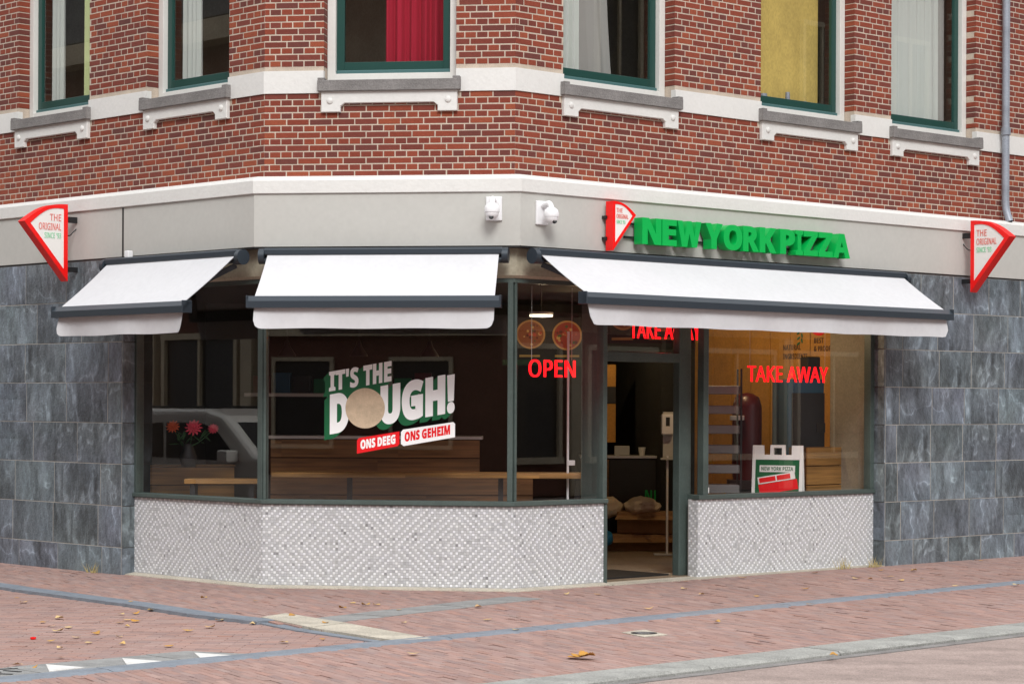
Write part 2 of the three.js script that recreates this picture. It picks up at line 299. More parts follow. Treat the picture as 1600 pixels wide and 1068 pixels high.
{ // kerb along the side street, following its gentle bend
  const run = structure('side_kerb');
  for (let i = 0; i < 6; i++) {
    const a = V(LK[i][0], 0, LK[i][1]), b = V(LK[i + 1][0], 0, LK[i + 1][1]), l = a.distanceTo(b), d = b.clone().sub(a).normalize(), n = V(-d.z, 0, d.x), k = Math.max(1, Math.round(l / 1.0));
    for (let j = 0; j < k; j++) { const p = a.clone().addScaledVector(d, j * l / k + 0.003), q = a.clone().addScaledVector(d, (j + 1) * l / k - 0.003), P = (v, s) => [v.x + n.x * s, v.z + n.z * s];
      part('kerb_stone', flat([P(p, -0.17), P(q, -0.17), P(q, 0.05), P(p, 0.05)], -0.1, 0.004 + rr(0, 0.003)), M.blueStone, run); }
  }
  const cor = structure('corner_kerb');
  part('kerb_stone', flat([[-2.02, 2.70], [-1.86, 2.36], [-1.31, 3.13], [-1.56, 3.50]], -0.1, 0.007), M.creamStone, cor);
  part('kerb_stone', flat([[-1.555, 3.507], [-1.305, 3.137], [-0.60, 4.26], [-0.86, 4.42]], -0.1, 0.005), M.creamStone, cor);
  part('kerb_edging', flat([[-2.1, 2.86], [-2.03, 2.69], [-1.56, 3.505], [-0.87, 4.42], [-0.93, 4.46], [-1.66, 3.56]], -0.1, -0.012), M.blueStone, cor);
}
{ // give-way band: grey slabs with white triangles
  const band = structure('give_way_band'), P = (t, s) => [G0.x + gdir.x * t - gn.x * s, G0.z + gdir.z * t - gn.z * s];
  for (let k = -3; k < 4; k++) part('stone_slab', flat([P(k * 0.55 - 0.12, 0.13), P(k * 0.55 + 0.424, 0.13), P(k * 0.55 + 0.424 - (k === 3 ? 0.2 : 0), 0.58), P(k * 0.55 - 0.12, 0.58)], -0.1, -0.006 + 0.002 * (k & 1)), M.greyStone, band);
  for (const [a, b, c] of [[[-3.077, 5.962], [-2.974, 6.36], [-2.794, 6.123]], [[-2.64, 5.59], [-2.541, 5.975], [-2.347, 5.757]], [[-2.202, 5.24], [-2.105, 5.60], [-1.924, 5.377]]]) part('painted_triangle', flat([a, b, c], -0.03, 0.0005), M.roadPaint, band);
  for (const [x, z, t] of [[-3.28, 6.2, 0.4], [-3.22, 6.32, -0.5], [-3.33, 6.42, 0.9], [-3.25, 6.47, -0.2]]) { const g = box(-0.07, 0.07, 0, 0.004, -0.012, 0.012); g.rotateY(t); g.translate(x, -0.006, z); part('tar_seam', g, M.tar, band); }
}
// ------------------------------------------------------------------ the corner building
const bld = thing('corner_building', 'red brick corner building with white window bands, slate piers and mosaic shopfront', 'building');
const HB = 3.825, HTOP = 7.9, CO = 0.0605;
const OPEN = { // upper window openings per front, local x
  L: [[-9.3, -7.97], [-6.95, -5.62], [-4.237, -2.904], [-1.879, -0.551]], C: [[0.568, 1.812]], R: [[0.609, 2.118], [3.393, 4.886], [5.516, 7.034], [8.6, 10.1], [11.4, 12.9], [14.2, 15.7]],
};
const RANGE = { L: [LEND, 0], C: [0, CW], R: [0, REND] }, WB = 4.70, WT = 6.75, BAND = [4.60, 4.815];
const sillOf = ([a, b]) => [a - 0.05, b + 0.05];
{
  let single300 = 0; const merged = [];
  const wallMeshes = {};
  for (const f of ['L', 'C', 'R']) {
    const [x0, x1] = RANGE[f], sh = new THREE.Shape([[x0, 2.9], [x1, 2.9], [x1, HTOP], [x0, HTOP]].map((p) => new THREE.Vector2(...p)));
    for (const [a, b] of OPEN[f]) sh.holes.push(new THREE.Path([[a - 0.004, WB - 0.02], [b + 0.004, WB - 0.02], [b + 0.004, WT + 0.004], [a - 0.004, WT + 0.004]].map((p) => new THREE.Vector2(...p))));
    const g = new THREE.ExtrudeGeometry(sh, { depth: 0.28, bevelEnabled: false }); g.translate(0, 0, -0.2815);
    wallMeshes[f] = put(part('brick_wall', metric(g), M.mortar, bld), f);
  }
  const unitS = {}, getG = (w, deep) => { const k = w.toFixed(3) + deep; return unitS[k] ??= box(-w / 2, w / 2, -0.0252, 0.0252, deep ? -0.16 : -0.03, 0.0, 0.0035, [w * 7, w * 3]); };
  for (const f of ['C', 'L', 'R']) {
    const [X0, X1] = RANGE[f];
    for (let r = 0; HB + (r + 1) * CO < HTOP; r++) {
      const y0 = HB + r * CO, y1 = y0 + 0.05, ym = (y0 + y1) / 2; let cuts = [[X0, X1]];
      const cut = (a, b) => { cuts = cuts.flatMap(([p, q]) => (b <= p || a >= q ? [[p, q]] : [[p, Math.max(p, a)], [Math.min(q, b), q]].filter(([s, t]) => t - s > 0.012))); };
      const openEdges = [];
      for (const [a, b] of OPEN[f]) { if (y1 > WB && y0 < WT) { cut(a, b); openEdges.push(a, b); } if (y1 > 4.60 && y0 < 4.74) cut(...sillOf([a, b])); }
      if (y1 > BAND[0] + 0.004 && y0 < BAND[1] - 0.004) continue;
      const header = r % 2 === 1, pitch = header ? 0.1085 : 0.2165, shift = header ? 0.054 : (r % 4 === 0 ? 0 : 0.108);
      for (const [p, q] of cuts) {
        let k = Math.floor((p - shift) / pitch);
        for (; k * pitch + shift < q; k++) {
          const a = Math.max(p, k * pitch + shift), b = Math.min(q, (k + 1) * pitch + shift - 0.010); if (b - a < 0.02) continue;
          const deep = openEdges.some((e) => Math.abs(a - e) < 1e-6 || Math.abs(b - e) < 1e-6), w = +(b - a).toFixed(3), g = getG(w, deep);
          const tone = Math.min(BR.length - 1, Math.floor((rnd() * 0.75 + 0.25 * fbm((a + 40) * 0.8, y0 * 1.6, 128, 3)) * BR.length + (f === 'R' ? 0.9 * (rnd() - 0.5) : 0)));
          const zz = rr(0, 0.0015), x = (a + b) / 2 + rr(-0.001, 0.001), yy = ym + rr(-0.0012, 0.0012), tilt = rr(-0.006, 0.006);
          if (f === 'C' && y1 < 5.55 && single300 < 300) { single300++; const o = part('brick', g, brickMats[Math.max(0, tone)], wallMeshes.C); o.position.set(x, yy, zz); o.rotation.z = tilt; }
          else {
            const c = g.clone(); c.rotateZ(tilt); c.translate(x, yy, zz); const col = new Float32Array(c.attributes.position.count * 3), t = BR[Math.max(0, tone)];
            for (let i = 0; i < col.length; i += 3) { col[i] = t[0]; col[i + 1] = t[1]; col[i + 2] = t[2]; } c.setAttribute('color', new THREE.BufferAttribute(col, 3));
            const uv = c.attributes.uv, ou = rr(0, 5), ov = rr(0, 5); for (let i = 0; i < uv.count; i++) uv.setXY(i, uv.getX(i) + ou, uv.getY(i) + ov);
            c.applyMatrix4(wallMeshes[f].matrix.compose(wallMeshes[f].position, wallMeshes[f].quaternion, V(1, 1, 1))); merged.push(c);
          }
        }
      }
    }
  }
  const rest = part('brickwork', mergeGeometries(merged), M.brickAll, bld); rest.userData.kind = 'stuff';
}
// white cornice, fascia boards, beam over the shop windows
part('cornice', sweep(['L', LEND], ['R', REND], [[-0.02, 3.655], [0.175, 3.655], [0.18, 3.66], [0.18, 3.775], [0.165, 3.80], [0.10, 3.822], [-0.02, 3.822]]), M.white, bld);
part('fascia_board', sweep(['L', LEND], ['L', -2.078], [[0.02, 3.165], [0.16, 3.165], [0.16, 3.654], [0.02, 3.654]]), M.fascia, bld);
part('fascia_board', sweep(['L', -2.046], ['R', REND], [[0.02, 3.165], [0.16, 3.165], [0.16, 3.654], [0.02, 3.654]]), M.fascia, bld);
part('fascia_joint', sweep(['L', -2.09], ['L', -2.03], [[-0.02, 3.17], [0.1585, 3.17], [0.1585, 3.65], [-0.02, 3.65]]), M.black, bld);
part('fascia_drip', sweep(['L', LEND], ['R', REND], [[0.05, 3.149], [0.152, 3.149], [0.152, 3.163], [0.05, 3.163]]), M.black, bld);
part('lintel_beam', sweep(['L', -2.08], ['R', 5.25], [[-0.26, 2.875], [0.02, 2.875], [0.045, 2.90], [0.05, 2.95], [0.05, 3.148], [-0.26, 3.148]]), M.beam, bld);
for (const [a, b] of [[['L', LEND], ['R', REND]]]) { // white band between the window sills
  let prev = ['L', LEND];
  const stops = [...OPEN.L.map((w) => ['L', sillOf(w), w]), ...OPEN.C.map((w) => ['C', sillOf(w), w]), ...OPEN.R.map((w) => ['R', sillOf(w), w])];
  for (const [f, s, w] of stops) { part('band_course', sweep(prev, [f, w[0] - 0.003], [[-0.05, 4.603], [0.014, 4.603], [0.014, 4.812], [-0.05, 4.812]]), M.white, bld); prev = [f, w[1] + 0.003]; }
  part('band_course', sweep(prev, ['R', REND], [[-0.05, 4.603], [0.014, 4.603], [0.014, 4.812], [-0.05, 4.812]]), M.white, bld);
}
function curtain(x0, x1, y0, y1, z, amp, waves, drift = 0) {
  const g = new THREE.PlaneGeometry(x1 - x0, y1 - y0, Math.round(waves * 10), 8), p = g.attributes.position;
  for (let i = 0; i < p.count; i++) { const u = (p.getX(i) / (x1 - x0)) + 0.5, v = p.getY(i) / (y1 - y0) + 0.5; p.setZ(i, amp * Math.sin(u * waves * 6.283 + 0.7 * Math.sin(u * 9)) * (1.1 - 0.4 * v) + 0.3 * amp * Math.sin(u * waves * 15)); p.setX(i, p.getX(i) + drift * (1 - v) * (1 - v)); }
  g.translate((x0 + x1) / 2, (y0 + y1) / 2, z); g.computeVertexNormals(); return g.toNonIndexed();
}
function upperWindow(f, [a, b], dress) {
  const w = new THREE.Group(); w.name = 'window'; bld.add(w); put(w, f);
  const y0 = 4.735, y1 = WT, fz0 = -0.235, fz1 = -0.13, fw = 0.078, a1 = a + fw, b1 = b - fw, yb = 4.80, yt = y1 - fw;
  part('window_frame', [box(a + 0.001, a1, y0, y1 - 0.001, fz0, fz1, 0.004), box(b1, b - 0.001, y0, y1 - 0.001, fz0, fz1, 0.004), box(a1 - 0.002, b1 + 0.002, y0, yb, fz0, fz1 - 0.002, 0.004), box(a1 - 0.002, b1 + 0.002, yt, y1 - 0.002, fz0, fz1 - 0.002, 0.004)], M.whiteFrame, w);
  const s = 0.075, z0 = -0.225, z1 = -0.185;
  part('sash', [box(a1, a1 + s, yb, yt, z0, z1, 0.004), box(b1 - s, b1, yb, yt, z0, z1, 0.004), box(a1 + s, b1 - s, yb + 0.03, yb + 0.115, z0, z1 - 0.002, 0.004), box(a1 + s, b1 - s, yt - s, yt, z0, z1 - 0.002, 0.004)], M.green, w);
  part('drip_bar', box(a1, b1, yb + 0.002, yb + 0.036, z0, z1 + 0.022, 0.006), M.greenDrip, w);
  const pane = new THREE.PlaneGeometry(b1 - a1 - 2 * s + 0.01, yt - yb - 0.115 - s + 0.01); pane.translate((a1 + b1) / 2, (yb + 0.115 + yt - s) / 2, -0.205); part('pane', pane, M.glass, w);
  const S = sillOf([a, b]);
  const sill = part('sill', [box(S[0], S[1], 4.612, 4.715, -0.13, 0.075, 0.006), box(S[0] + 0.002, S[0] + 0.07, 4.7, 4.738, -0.02, 0.073, 0.006), box(S[1] - 0.07, S[1] - 0.002, 4.7, 4.738, -0.02, 0.073, 0.006)], M.sill, w);
  const u0 = S[0] + 0.035, u1 = S[1] - 0.035, lw = 0.175, sh = new THREE.Shape([[u0, 4.425], [u0 + lw, 4.425], [u0 + lw, 4.475], [u0 + lw + 0.04, 4.507], [u1 - lw - 0.04, 4.507], [u1 - lw, 4.475], [u1 - lw, 4.425], [u1, 4.425], [u1, 4.611], [u0, 4.611]].map((p) => new THREE.Vector2(...p)));
  const ap = new THREE.ExtrudeGeometry(sh, { depth: 0.03, bevelEnabled: true, bevelSize: 0.005, bevelThickness: 0.008, bevelSegments: 1 }); ap.translate(0, 0, 0.004);
  const apron = part('sill_apron', metric(ap), M.white, w);
  for (const x of [u0 + 0.08, u1 - 0.08]) { const k = new THREE.SphereGeometry(0.032, 12, 6, 0, 6.3, 0, 1.57).toNonIndexed(); k.rotateX(Math.PI / 2); k.scale(1, 1, 0.55); k.translate(x, 4.525, 0.042); apron.geometry = join([apron.geometry, uvs(k)]); }
  dress(w, a1 + s, b1 - s);
  return w;
}
const cur = (w, ...a) => part('curtain', curtain(...a.slice(1)), a[0], w);
for (const k of [0, 1]) upperWindow('L', OPEN.L[k], (w, a, b) => { cur(w, M.curtainWhite, a, b, 4.84, 6.6, -0.32, 0.03, 7); });
upperWindow('L', OPEN.L[2], (w, a, b) => { cur(w, M.curtainLime, b - 0.42, b - 0.05, 4.9, 6.6, -0.33, 0.02, 4); cur(w, M.curtainWhite, a, a + 0.22, 4.9, 6.6, -0.33, 0.02, 3); });
upperWindow('L', OPEN.L[3], (w, a, b) => { cur(w, M.curtainWhite, a, a + 0.3, 4.9, 6.6, -0.33, 0.02, 4); part('window_board', box(a, b, 4.76, 4.8, -0.6, -0.26), M.whiteFrame, w); });
upperWindow('C', OPEN.C[0], (w, a, b) => { cur(w, M.curtainRed, a + 0.36, b + 0.05, 4.86, 6.6, -0.36, 0.035, 5.5); });
upperWindow('R', OPEN.R[0], (w, a, b) => { cur(w, M.curtainWhite, a - 0.05, a + 0.36, 4.86, 6.6, -0.33, 0.025, 4); cur(w, M.curtainGrey, a + 0.42, b - 0.32, 4.86, 6.6, -0.5, 0.01, 2, 0.1); part('window_board', box(a, b, 4.76, 4.8, -0.6, -0.26), M.woodDark, w); });
upperWindow('R', OPEN.R[1], (w, a, b) => { cur(w, M.curtainYellow, a - 0.05, b + 0.05, 4.84, 6.6, -0.42, 0.008, 2); const pots = [[0.22, 0.12, 0.05], [0.44, 0.07, 0.035], [0.58, 0.17, 0.03], [0.68, 0.09, 0.04], [0.84, 0.10, 0.025]]; for (const [t, h, r] of pots) { const g = cyl(r * 0.8, r, h, 10); g.translate(a + t * (b - a) * 0.9, 4.84 + h / 2, -0.31); part('ornament', g, M.zinc, w); } part('window_board', box(a, b, 4.78, 4.84, -0.5, -0.26), M.wood, w); });
upperWindow('R', OPEN.R[2], (w, a, b) => { cur(w, M.curtainWhite, a - 0.05, b - 0.12, 4.84, 6.6, -0.32, 0.03, 7); cur(w, M.curtainGrey, b - 0.16, b + 0.04, 4.84, 6.6, -0.36, 0.02, 2); });
for (const k of [3, 4, 5]) upperWindow('R', OPEN.R[k], (w, a, b) => { cur(w, M.curtainWhite, a, b, 4.84, 6.6, -0.32, 0.03, 7); });
// upper rooms behind the windows, roof slab
part('upper_room', sweep(['L', LEND + 0.3], ['R', REND - 0.3], [[-0.29, 4.3], [-2.2, 4.3], [-2.2, 7.2], [-0.29, 7.2], [-0.29, 7.3], [-2.35, 7.3], [-2.35, 4.2], [-0.29, 4.2]]), M.wallBeige, bld);
part('roof_slab', sweep(['L', LEND], ['R', REND], [[0.25, 7.91], [0.25, 8.15], [-2.6, 8.15], [-2.6, 7.91]]), M.white, bld);
part('room_end', [put(new THREE.Mesh(box(LEND - 0.05, LEND + 0.28, 0, 8, -2.6, -0.3)), 'L'), put(new THREE.Mesh(box(REND - 0.28, REND + 0.05, 0, 8, -2.6, -0.3)), 'R')].map((o) => { o.updateMatrix(); return o.geometry.applyMatrix4(o.matrix); }), M.wallBeige, bld);

// slate piers: individual slabs with pale joints, standing proud of the shopfront
const ROWS = [-0.03, 0.268, 0.682, 1.10, 1.51, 1.915, 2.32, 2.735, 3.148];
for (const [f, x0, x1, edge] of [['L', LEND, -2.081, -2.081], ['R', 5.249, REND, 5.249]]) {
  const wall = put(part('slate_pier', box(x0, x1, -0.05, 3.148, -0.1, 0.1487), M.slateJoint, bld), f);
  for (let r = 0; r + 1 < ROWS.length; r++) {
    const y0 = ROWS[r] + 0.0035, y1 = ROWS[r + 1] - 0.0035, W = f === 'L' ? 0.80 : 0.62; let x = f === 'L' ? x1 : x0; const s = f === 'L' ? -1 : 1; let first = true;
    while (s < 0 ? x > x0 + 0.05 : x < x1 - 0.05) {
      const w = (first ? rr(0.25, 1) * W : W * rr(0.92, 1.06)), xe = s < 0 ? Math.max(x0, x - w) : Math.min(x1, x + w); first = false;
      part('slate_slab', box(Math.min(x, xe) + 0.0045, Math.max(x, xe) - 0.0045, y0, y1, 0.128, 0.15 + rr(0, 0.0025), 0.002, [rr(0, 20), rr(0, 20)]), M.slates[(rnd() * 5) | 0], wall); x = xe;
    }
    part('slate_slab', box(edge + (s < 0 ? -0.003 : -0.018), edge + (s < 0 ? 0.018 : 0.003), y0, y1, -0.1, 0.147, 0.002, [rr(0, 20), rr(0, 20)]), M.slates[(rnd() * 5) | 0], wall);
  }
}
// mosaic parapet under the shop windows
{
  const unit = new RoundedBoxGeometry(0.0228, 0.0228, 0.008, 1, 0.0025), m = new THREE.Matrix4(), q = new THREE.Quaternion(), P = 0.0256;
  const runs = [['L', -2.11, 0, 0], ['C', 0, CW, 0], ['R', 0, 1.165, 0], ['R', 2.486, 5.24, 0]];
  const field = (name, F, x0, x1, place) => {
    const nx = Math.floor((x1 - x0) / P), ny = 31, o = new THREE.InstancedMesh(unit, M.tile, nx * ny); let c = 0;
    for (let i = 0; i < nx; i++) for (let j = 0; j < ny; j++) {
      const gx = Math.floor((x0 + 20) / P) + i, u = Math.abs(((gx % 46) + 46) % 46 - 23), v = Math.abs(((j + 8) % 46) - 23), k = (u + v) % 3;
      let t = k === 0 ? rr(0.76, 0.86) : k === 1 ? rr(0.51, 0.62) : rr(0.45, 0.56); if (rnd() < 0.025) t *= rr(0.5, 0.8); if (rnd() < 0.05) t = rr(0.45, 0.6);
      q.setFromEuler(new THREE.Euler(rr(-0.02, 0.02), rr(-0.02, 0.02), rr(-0.02, 0.02)));
      m.compose(V(x0 + (i + 0.5) * (x1 - x0) / nx, 0.0 + (j + 0.5) * P * 0.975, rr(-0.0005, 0.0008)), q, V(1, 1, 1)); o.setMatrixAt(c, m); o.setColorAt(c, lin(t * 0.99, t, t * rr(1.0, 1.04))); c++;
    }
    o.name = 'mosaic_tiles'; o.userData.kind = 'stuff'; shade(o); bld.add(o); place(o); return o;
  };
  for (const [f, x0, x1] of runs) { put(part('parapet', box(x0 + 0.001, x1 - 0.001, -0.05, 0.773, -0.14, -0.003), M.grout, bld), f); field('mosaic_tiles', f, x0, x1, (o) => put(o, f)); }
  field('mosaic_tiles', 'R', -0.13, 0, (o) => { put(o, 'R', 2.486, 0, 0); o.rotation.y -= Math.PI / 2; });
}
part('plinth', [sweep(['L', -2.08], ['R', 1.16], [[-0.05, -0.05], [0.12, -0.05], [0.12, 0.008], [0.0, 0.022], [-0.05, 0.022]]), sweep(['R', 1.165], ['R', 5.25], [[-0.5, -0.05], [0.15, -0.05], [0.15, 0.006], [-0.5, 0.012]])], M.creamStone, bld);

// shopfront frames and panes
{
  const shop = (name) => { const g = new THREE.Group(); g.name = name; bld.add(g); return g; };
  const FR = M.frame, H0 = 0.82, H1 = 2.835, pane = (f, x0, x1, y0, y1, z, parent) => { const g = new THREE.PlaneGeometry(x1 - x0, y1 - y0); g.translate((x0 + x1) / 2, (y0 + y1) / 2, z); return put(part('pane', g, M.glass, parent), f); };
  const post = (f, x0, x1, z0, z1, parent, y0 = H0, y1 = H1) => put(part('mullion', box(x0, x1, y0, y1, z0, z1, 0.004), FR, parent), f);
  const w1 = shop('shop_window');
  part('sill_rail', sweep(['L', -2.08], ['R', 1.195], [[-0.08, 0.776], [0.03, 0.776], [0.034, 0.782], [0.034, 0.812], [0.02, 0.82], [-0.08, 0.82]]), FR, w1);
  part('head_rail', sweep(['L', -2.08], ['R', 1.195], [[-0.08, 2.835], [0.012, 2.835], [0.012, 2.874], [-0.08, 2.874]]), FR, w1);
  post('L', -2.08, -2.03, -0.08, 0.012, w1); post('L', -0.075, -0.004, -0.07, 0.01, w1); post('C', 0.004, 0.03, -0.07, 0.012, w1); post('C', 2.307, 2.358, -0.07, 0.012, w1); post('R', 0.004, 0.03, -0.07, 0.01, w1); post('R', 1.14, 1.195, -0.12, 0.014, w1);
  pane('L', -2.03, -0.075, H0, H1, -0.03, w1); pane('C', 0.03, 2.307, H0, H1, -0.03, w1); pane('R', 0.03, 1.14, H0, H1, -0.03, w1);
  const w2 = shop('shop_window');
  put(part('sill_rail', box(2.47, 5.245, 0.776, 0.82, -0.08, 0.03, 0.005), FR, w2), 'R'); put(part('head_rail', box(2.47, 5.245, 2.835, 2.874, -0.08, 0.012, 0.004), FR, w2), 'R');
  post('R', 2.545, 2.62, -0.07, 0.012, w2); post('R', 5.17, 5.235, -0.08, 0.012, w2); pane('R', 2.62, 5.17, H0, H1, -0.03, w2);
  { const g = new THREE.PlaneGeometry(0.16, H1 - H0); const o = part('pane', g, M.glass, w2); put(o, 'R', 2.575, (H0 + H1) / 2, -0.14); o.rotation.y -= Math.PI / 2; }
  { const o = put(part('sill_rail', box(2.55, 2.6, 0.776, 0.82, -0.24, -0.07), FR, w2), 'R'); }
  const d = shop('door_frame');
  put(part('jamb', box(2.43, 2.60, 0.01, 2.874, -0.30, -0.21, 0.006), FR, d), 'R'); put(part('jamb', box(1.15, 1.20, 0.01, 2.874, -0.30, -0.125, 0.006), FR, d), 'R');
  put(part('jamb', box(1.166, 1.205, 0.01, 0.776, -0.12, 0.012, 0.004), FR, d), 'R');
  put(part('transom_bar', box(1.20, 2.43, 2.135, 2.23, -0.30, -0.212, 0.006), FR, d), 'R'); put(part('head_rail', box(1.20, 2.43, 2.82, 2.873, -0.30, -0.212, 0.006), FR, d), 'R');
  pane('R', 1.20, 2.43, 2.23, 2.82, -0.25, d);
  put(part('threshold_mat', box(1.25, 2.38, 0.012, 0.026, -1.1, -0.3), M.black, d), 'R');
}
// ground floor room
{
  const P1 = world('L', -2.12, 0, -0.1), P2 = world('R', 5.3, 0, -0.1), E1 = V(-4.0, 0, -8.6), E2 = V(1.2, 0, -8.6), E3 = V(1.75, 0, -6.1);
  const ring = [P1, world('L', -0.03, 0, -0.1), world('R', 0.05, 0, -0.1), P2, E3, E2, E1].map((v) => [v.x, v.z]);
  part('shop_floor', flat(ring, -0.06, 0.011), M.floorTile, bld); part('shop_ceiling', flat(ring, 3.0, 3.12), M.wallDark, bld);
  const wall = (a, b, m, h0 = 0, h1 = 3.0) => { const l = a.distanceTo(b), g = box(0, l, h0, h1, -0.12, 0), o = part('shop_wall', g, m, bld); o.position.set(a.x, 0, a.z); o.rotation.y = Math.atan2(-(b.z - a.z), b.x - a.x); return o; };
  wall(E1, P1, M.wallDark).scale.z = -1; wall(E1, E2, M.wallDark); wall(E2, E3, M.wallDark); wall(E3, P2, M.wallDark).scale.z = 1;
}
// downpipe
{
  const d = thing('downpipe', 'grey zinc rain pipe running down the brick wall at right', 'pipe');
  put(d, 'R', 7.49, 0, 0.085); const g = cyl(0.043, 0.043, 3.9, 18); g.translate(0, 5.97, 0); part('pipe', g, M.zinc, d);
  const c = cyl(0.056, 0.056, 0.08, 18); c.translate(0, 4.84, 0); part('coupling', c, M.zinc, d);
  const e = new THREE.TubeGeometry(new THREE.CatmullRomCurve3([V(0, 4.05, 0), V(0, 3.95, 0.01), V(0, 3.86, 0.04), V(0, 3.81, 0.06)]), 10, 0.043, 14).toNonIndexed(); part('elbow', uvs(e), M.zinc, d);
  for (const y of [6.9]) part('bracket', box(-0.055, 0.055, y, y + 0.03, -0.085, 0.05, 0.004), M.zinc, d);
}
// ------------------------------------------------------------------ awnings
function awning(f, x0, x1, bx0, bx1, yb, label) {
  const t = thing('awning', label, 'awning', 'white awnings over the shop windows'); put(t, f);
  const out = 0.85, z0 = 0.17;
  part('cassette', [box(x0 + 0.04, x1 - 0.04, 3.075, 3.145, z0 - 0.005, z0 + 0.12, 0.02), box(x0 + 0.05, x1 - 0.05, 3.02, 3.08, z0, z0 + 0.05, 0.01)], M.anthracite, t);
  for (const [x, s] of [[x0, 1], [x1, -1]]) { const g = cyl(0.072, 0.072, 0.055, 28); g.rotateZ(Math.PI / 2); g.translate(x + s * 0.027, 3.07, z0 + 0.07); part('end_cap', g, M.anthracite, t); const h = cyl(0.03, 0.03, 0.09, 14); h.rotateZ(Math.PI / 2); h.translate(x + s * 0.08, 3.03, z0 + 0.07); part('roller_bracket', h, M.anthracite, t); }
  const prof = new THREE.Shape([[0, 0], [0.0, 0.055], [-0.045, 0.10], [-0.10, 0.10], [-0.10, 0.0]].map((p) => new THREE.Vector2(...p)));
  const bar = new THREE.ExtrudeGeometry(prof, { depth: bx1 - bx0, bevelEnabled: true, bevelSize: 0.004, bevelThickness: 0.004, bevelSegments: 1 }); bar.rotateY(Math.PI / 2); bar.scale(1, 1, -1);
  const bg = bar.index ? bar.toNonIndexed() : bar; const pp = bg.attributes.position; for (let i = 0; i < pp.count; i += 3) { const a = [pp.getX(i), pp.getY(i), pp.getZ(i)], c = [pp.getX(i + 2), pp.getY(i + 2), pp.getZ(i + 2)]; pp.setXYZ(i, ...c); pp.setXYZ(i + 2, ...a); }
  bg.translate(bx0, yb, out); bg.computeVertexNormals(); part('front_bar', uvs(bg), M.anthracite, t);
  for (const x of [bx0 - 0.004, bx1 - 0.008]) part('bar_end', box(x, x + 0.012, yb - 0.006, yb + 0.108, out - 0.106, out + 0.006, 0.004), M.anthracite, t);
  // sloping cloth
  const N = 40, K = 8, pos = [], uv = [], idx = [], fx0 = x0 + 0.085, fx1 = x1 - 0.085, gx0 = bx0 + 0.06, gx1 = bx1 - 0.06;
  for (let k = 0; k <= K; k++) for (let i = 0; i <= N; i++) { const v = k / K, u = i / N, xa = fx0 + (fx1 - fx0) * u, xb = gx0 + (gx1 - gx0) * u; const sag = 0.012 * Math.sin(Math.PI * v) * (1 + 0.15 * Math.sin(u * 17)); pos.push(xa + (xb - xa) * v, 3.085 + (yb + 0.1 - 3.085) * v - sag, z0 + 0.1 + (out - 0.07 - z0 - 0.1) * v); uv.push((x1 - x0) * u, v * 0.8); }
  for (let k = 0; k < K; k++) for (let i = 0; i < N; i++) { const a = k * (N + 1) + i; idx.push(a, a + N + 1, a + 1, a + 1, a + N + 1, a + N + 2); }
  const top = new THREE.BufferGeometry(); top.setAttribute('position', new THREE.Float32BufferAttribute(pos, 3)); top.setAttribute('uv', new THREE.Float32BufferAttribute(uv, 2)); top.setIndex(idx); top.computeVertexNormals();
  const low = top.clone(); low.translate(0, -0.003, -0.002); low.setIndex(idx.slice().reverse()); low.computeVertexNormals();
  part('canopy', [top.toNonIndexed(), low.toNonIndexed()], M.awningFabric, t);
  // hanging valance with rounded lower corners
  const h = 0.20, R = 0.075, NV = 120, KV = 8, vp = [], vu = [], vi = [];
  for (let k = 0; k <= KV; k++) for (let i = 0; i <= NV; i++) {
    const t0 = k / KV, u = i / NV, x = gx0 + (gx1 - gx0) * u, e = Math.min(x - gx0, gx1 - x), hh = h - (e < R ? R - Math.sqrt(Math.max(0, R * R - (R - e) * (R - e))) : 0) + 0.003 * Math.sin(x * 7);
    vp.push(x, -hh * t0, t0 * hh / h * (0.012 * Math.sin(x * 4.1) + 0.005 * Math.sin(x * 11 + 1) + 0.05 * Math.exp(-e * 9))); vu.push(x, -hh * t0);
  }
  for (let k = 0; k < KV; k++) for (let i = 0; i < NV; i++) { const a = k * (NV + 1) + i; vi.push(a, a + NV + 1, a + 1, a + 1, a + NV + 1, a + NV + 2); }
  const vg = new THREE.BufferGeometry(); vg.setAttribute('position', new THREE.Float32BufferAttribute(vp, 3)); vg.setAttribute('uv', new THREE.Float32BufferAttribute(vu, 2)); vg.setIndex(vi); vg.computeVertexNormals();
  const vb = vg.clone(); vb.translate(0, 0, -0.003); vb.setIndex(vi.slice().reverse()); vb.computeVertexNormals();
  const vall = [vg.toNonIndexed(), vb.toNonIndexed()]; vall.forEach((g) => g.translate(0, yb + 0.012, out - 0.05)); part('valance', vall, M.awningFabric, t);
  for (const [s, xe] of [[1, bx0 + 0.1], [-1, bx1 - 0.1]]) { // folding arms
    const w0 = V(s > 0 ? x0 + 0.16 : x1 - 0.16, 3.0, z0 + 0.03), w2 = V(xe, yb + 0.05, out - 0.1), w1 = w0.clone().lerp(w2, 0.5).add(V(s * 0.28, -0.01, 0.02));
    for (const [p, q] of [[w0, w1], [w1, w2]]) { const l = p.distanceTo(q), g = box(-0.02, 0.02, -0.025, 0.025, 0, l, 0.006), o = part('arm', g, M.anthracite, t); o.position.copy(p); o.lookAt(q); o.quaternion.setFromUnitVectors(V(0, 0, 1), q.clone().sub(p).normalize()); }
  }
  return t;
}
awning('L', -2.255, 0.0, -2.27, -0.11, 2.545, 'white awning on the left front, beside the grey slate wall');
awning('C', 0.02, 2.345, 0.055, 2.36, 2.575, 'white awning over the middle window with the round dough sticker');
awning('R', -0.005, 5.48, 0.10, 5.50, 2.625, 'long white awning over the door and the right shop window');
single('sensor_box', box(-0.035, 0.035, 3.13, 3.21, 0.2, 0.26, 0.01), M.camWhite, 'small white sensor box on top of the left awning', 'sensor').position.copy(world('L', -1.86, 0, 0));
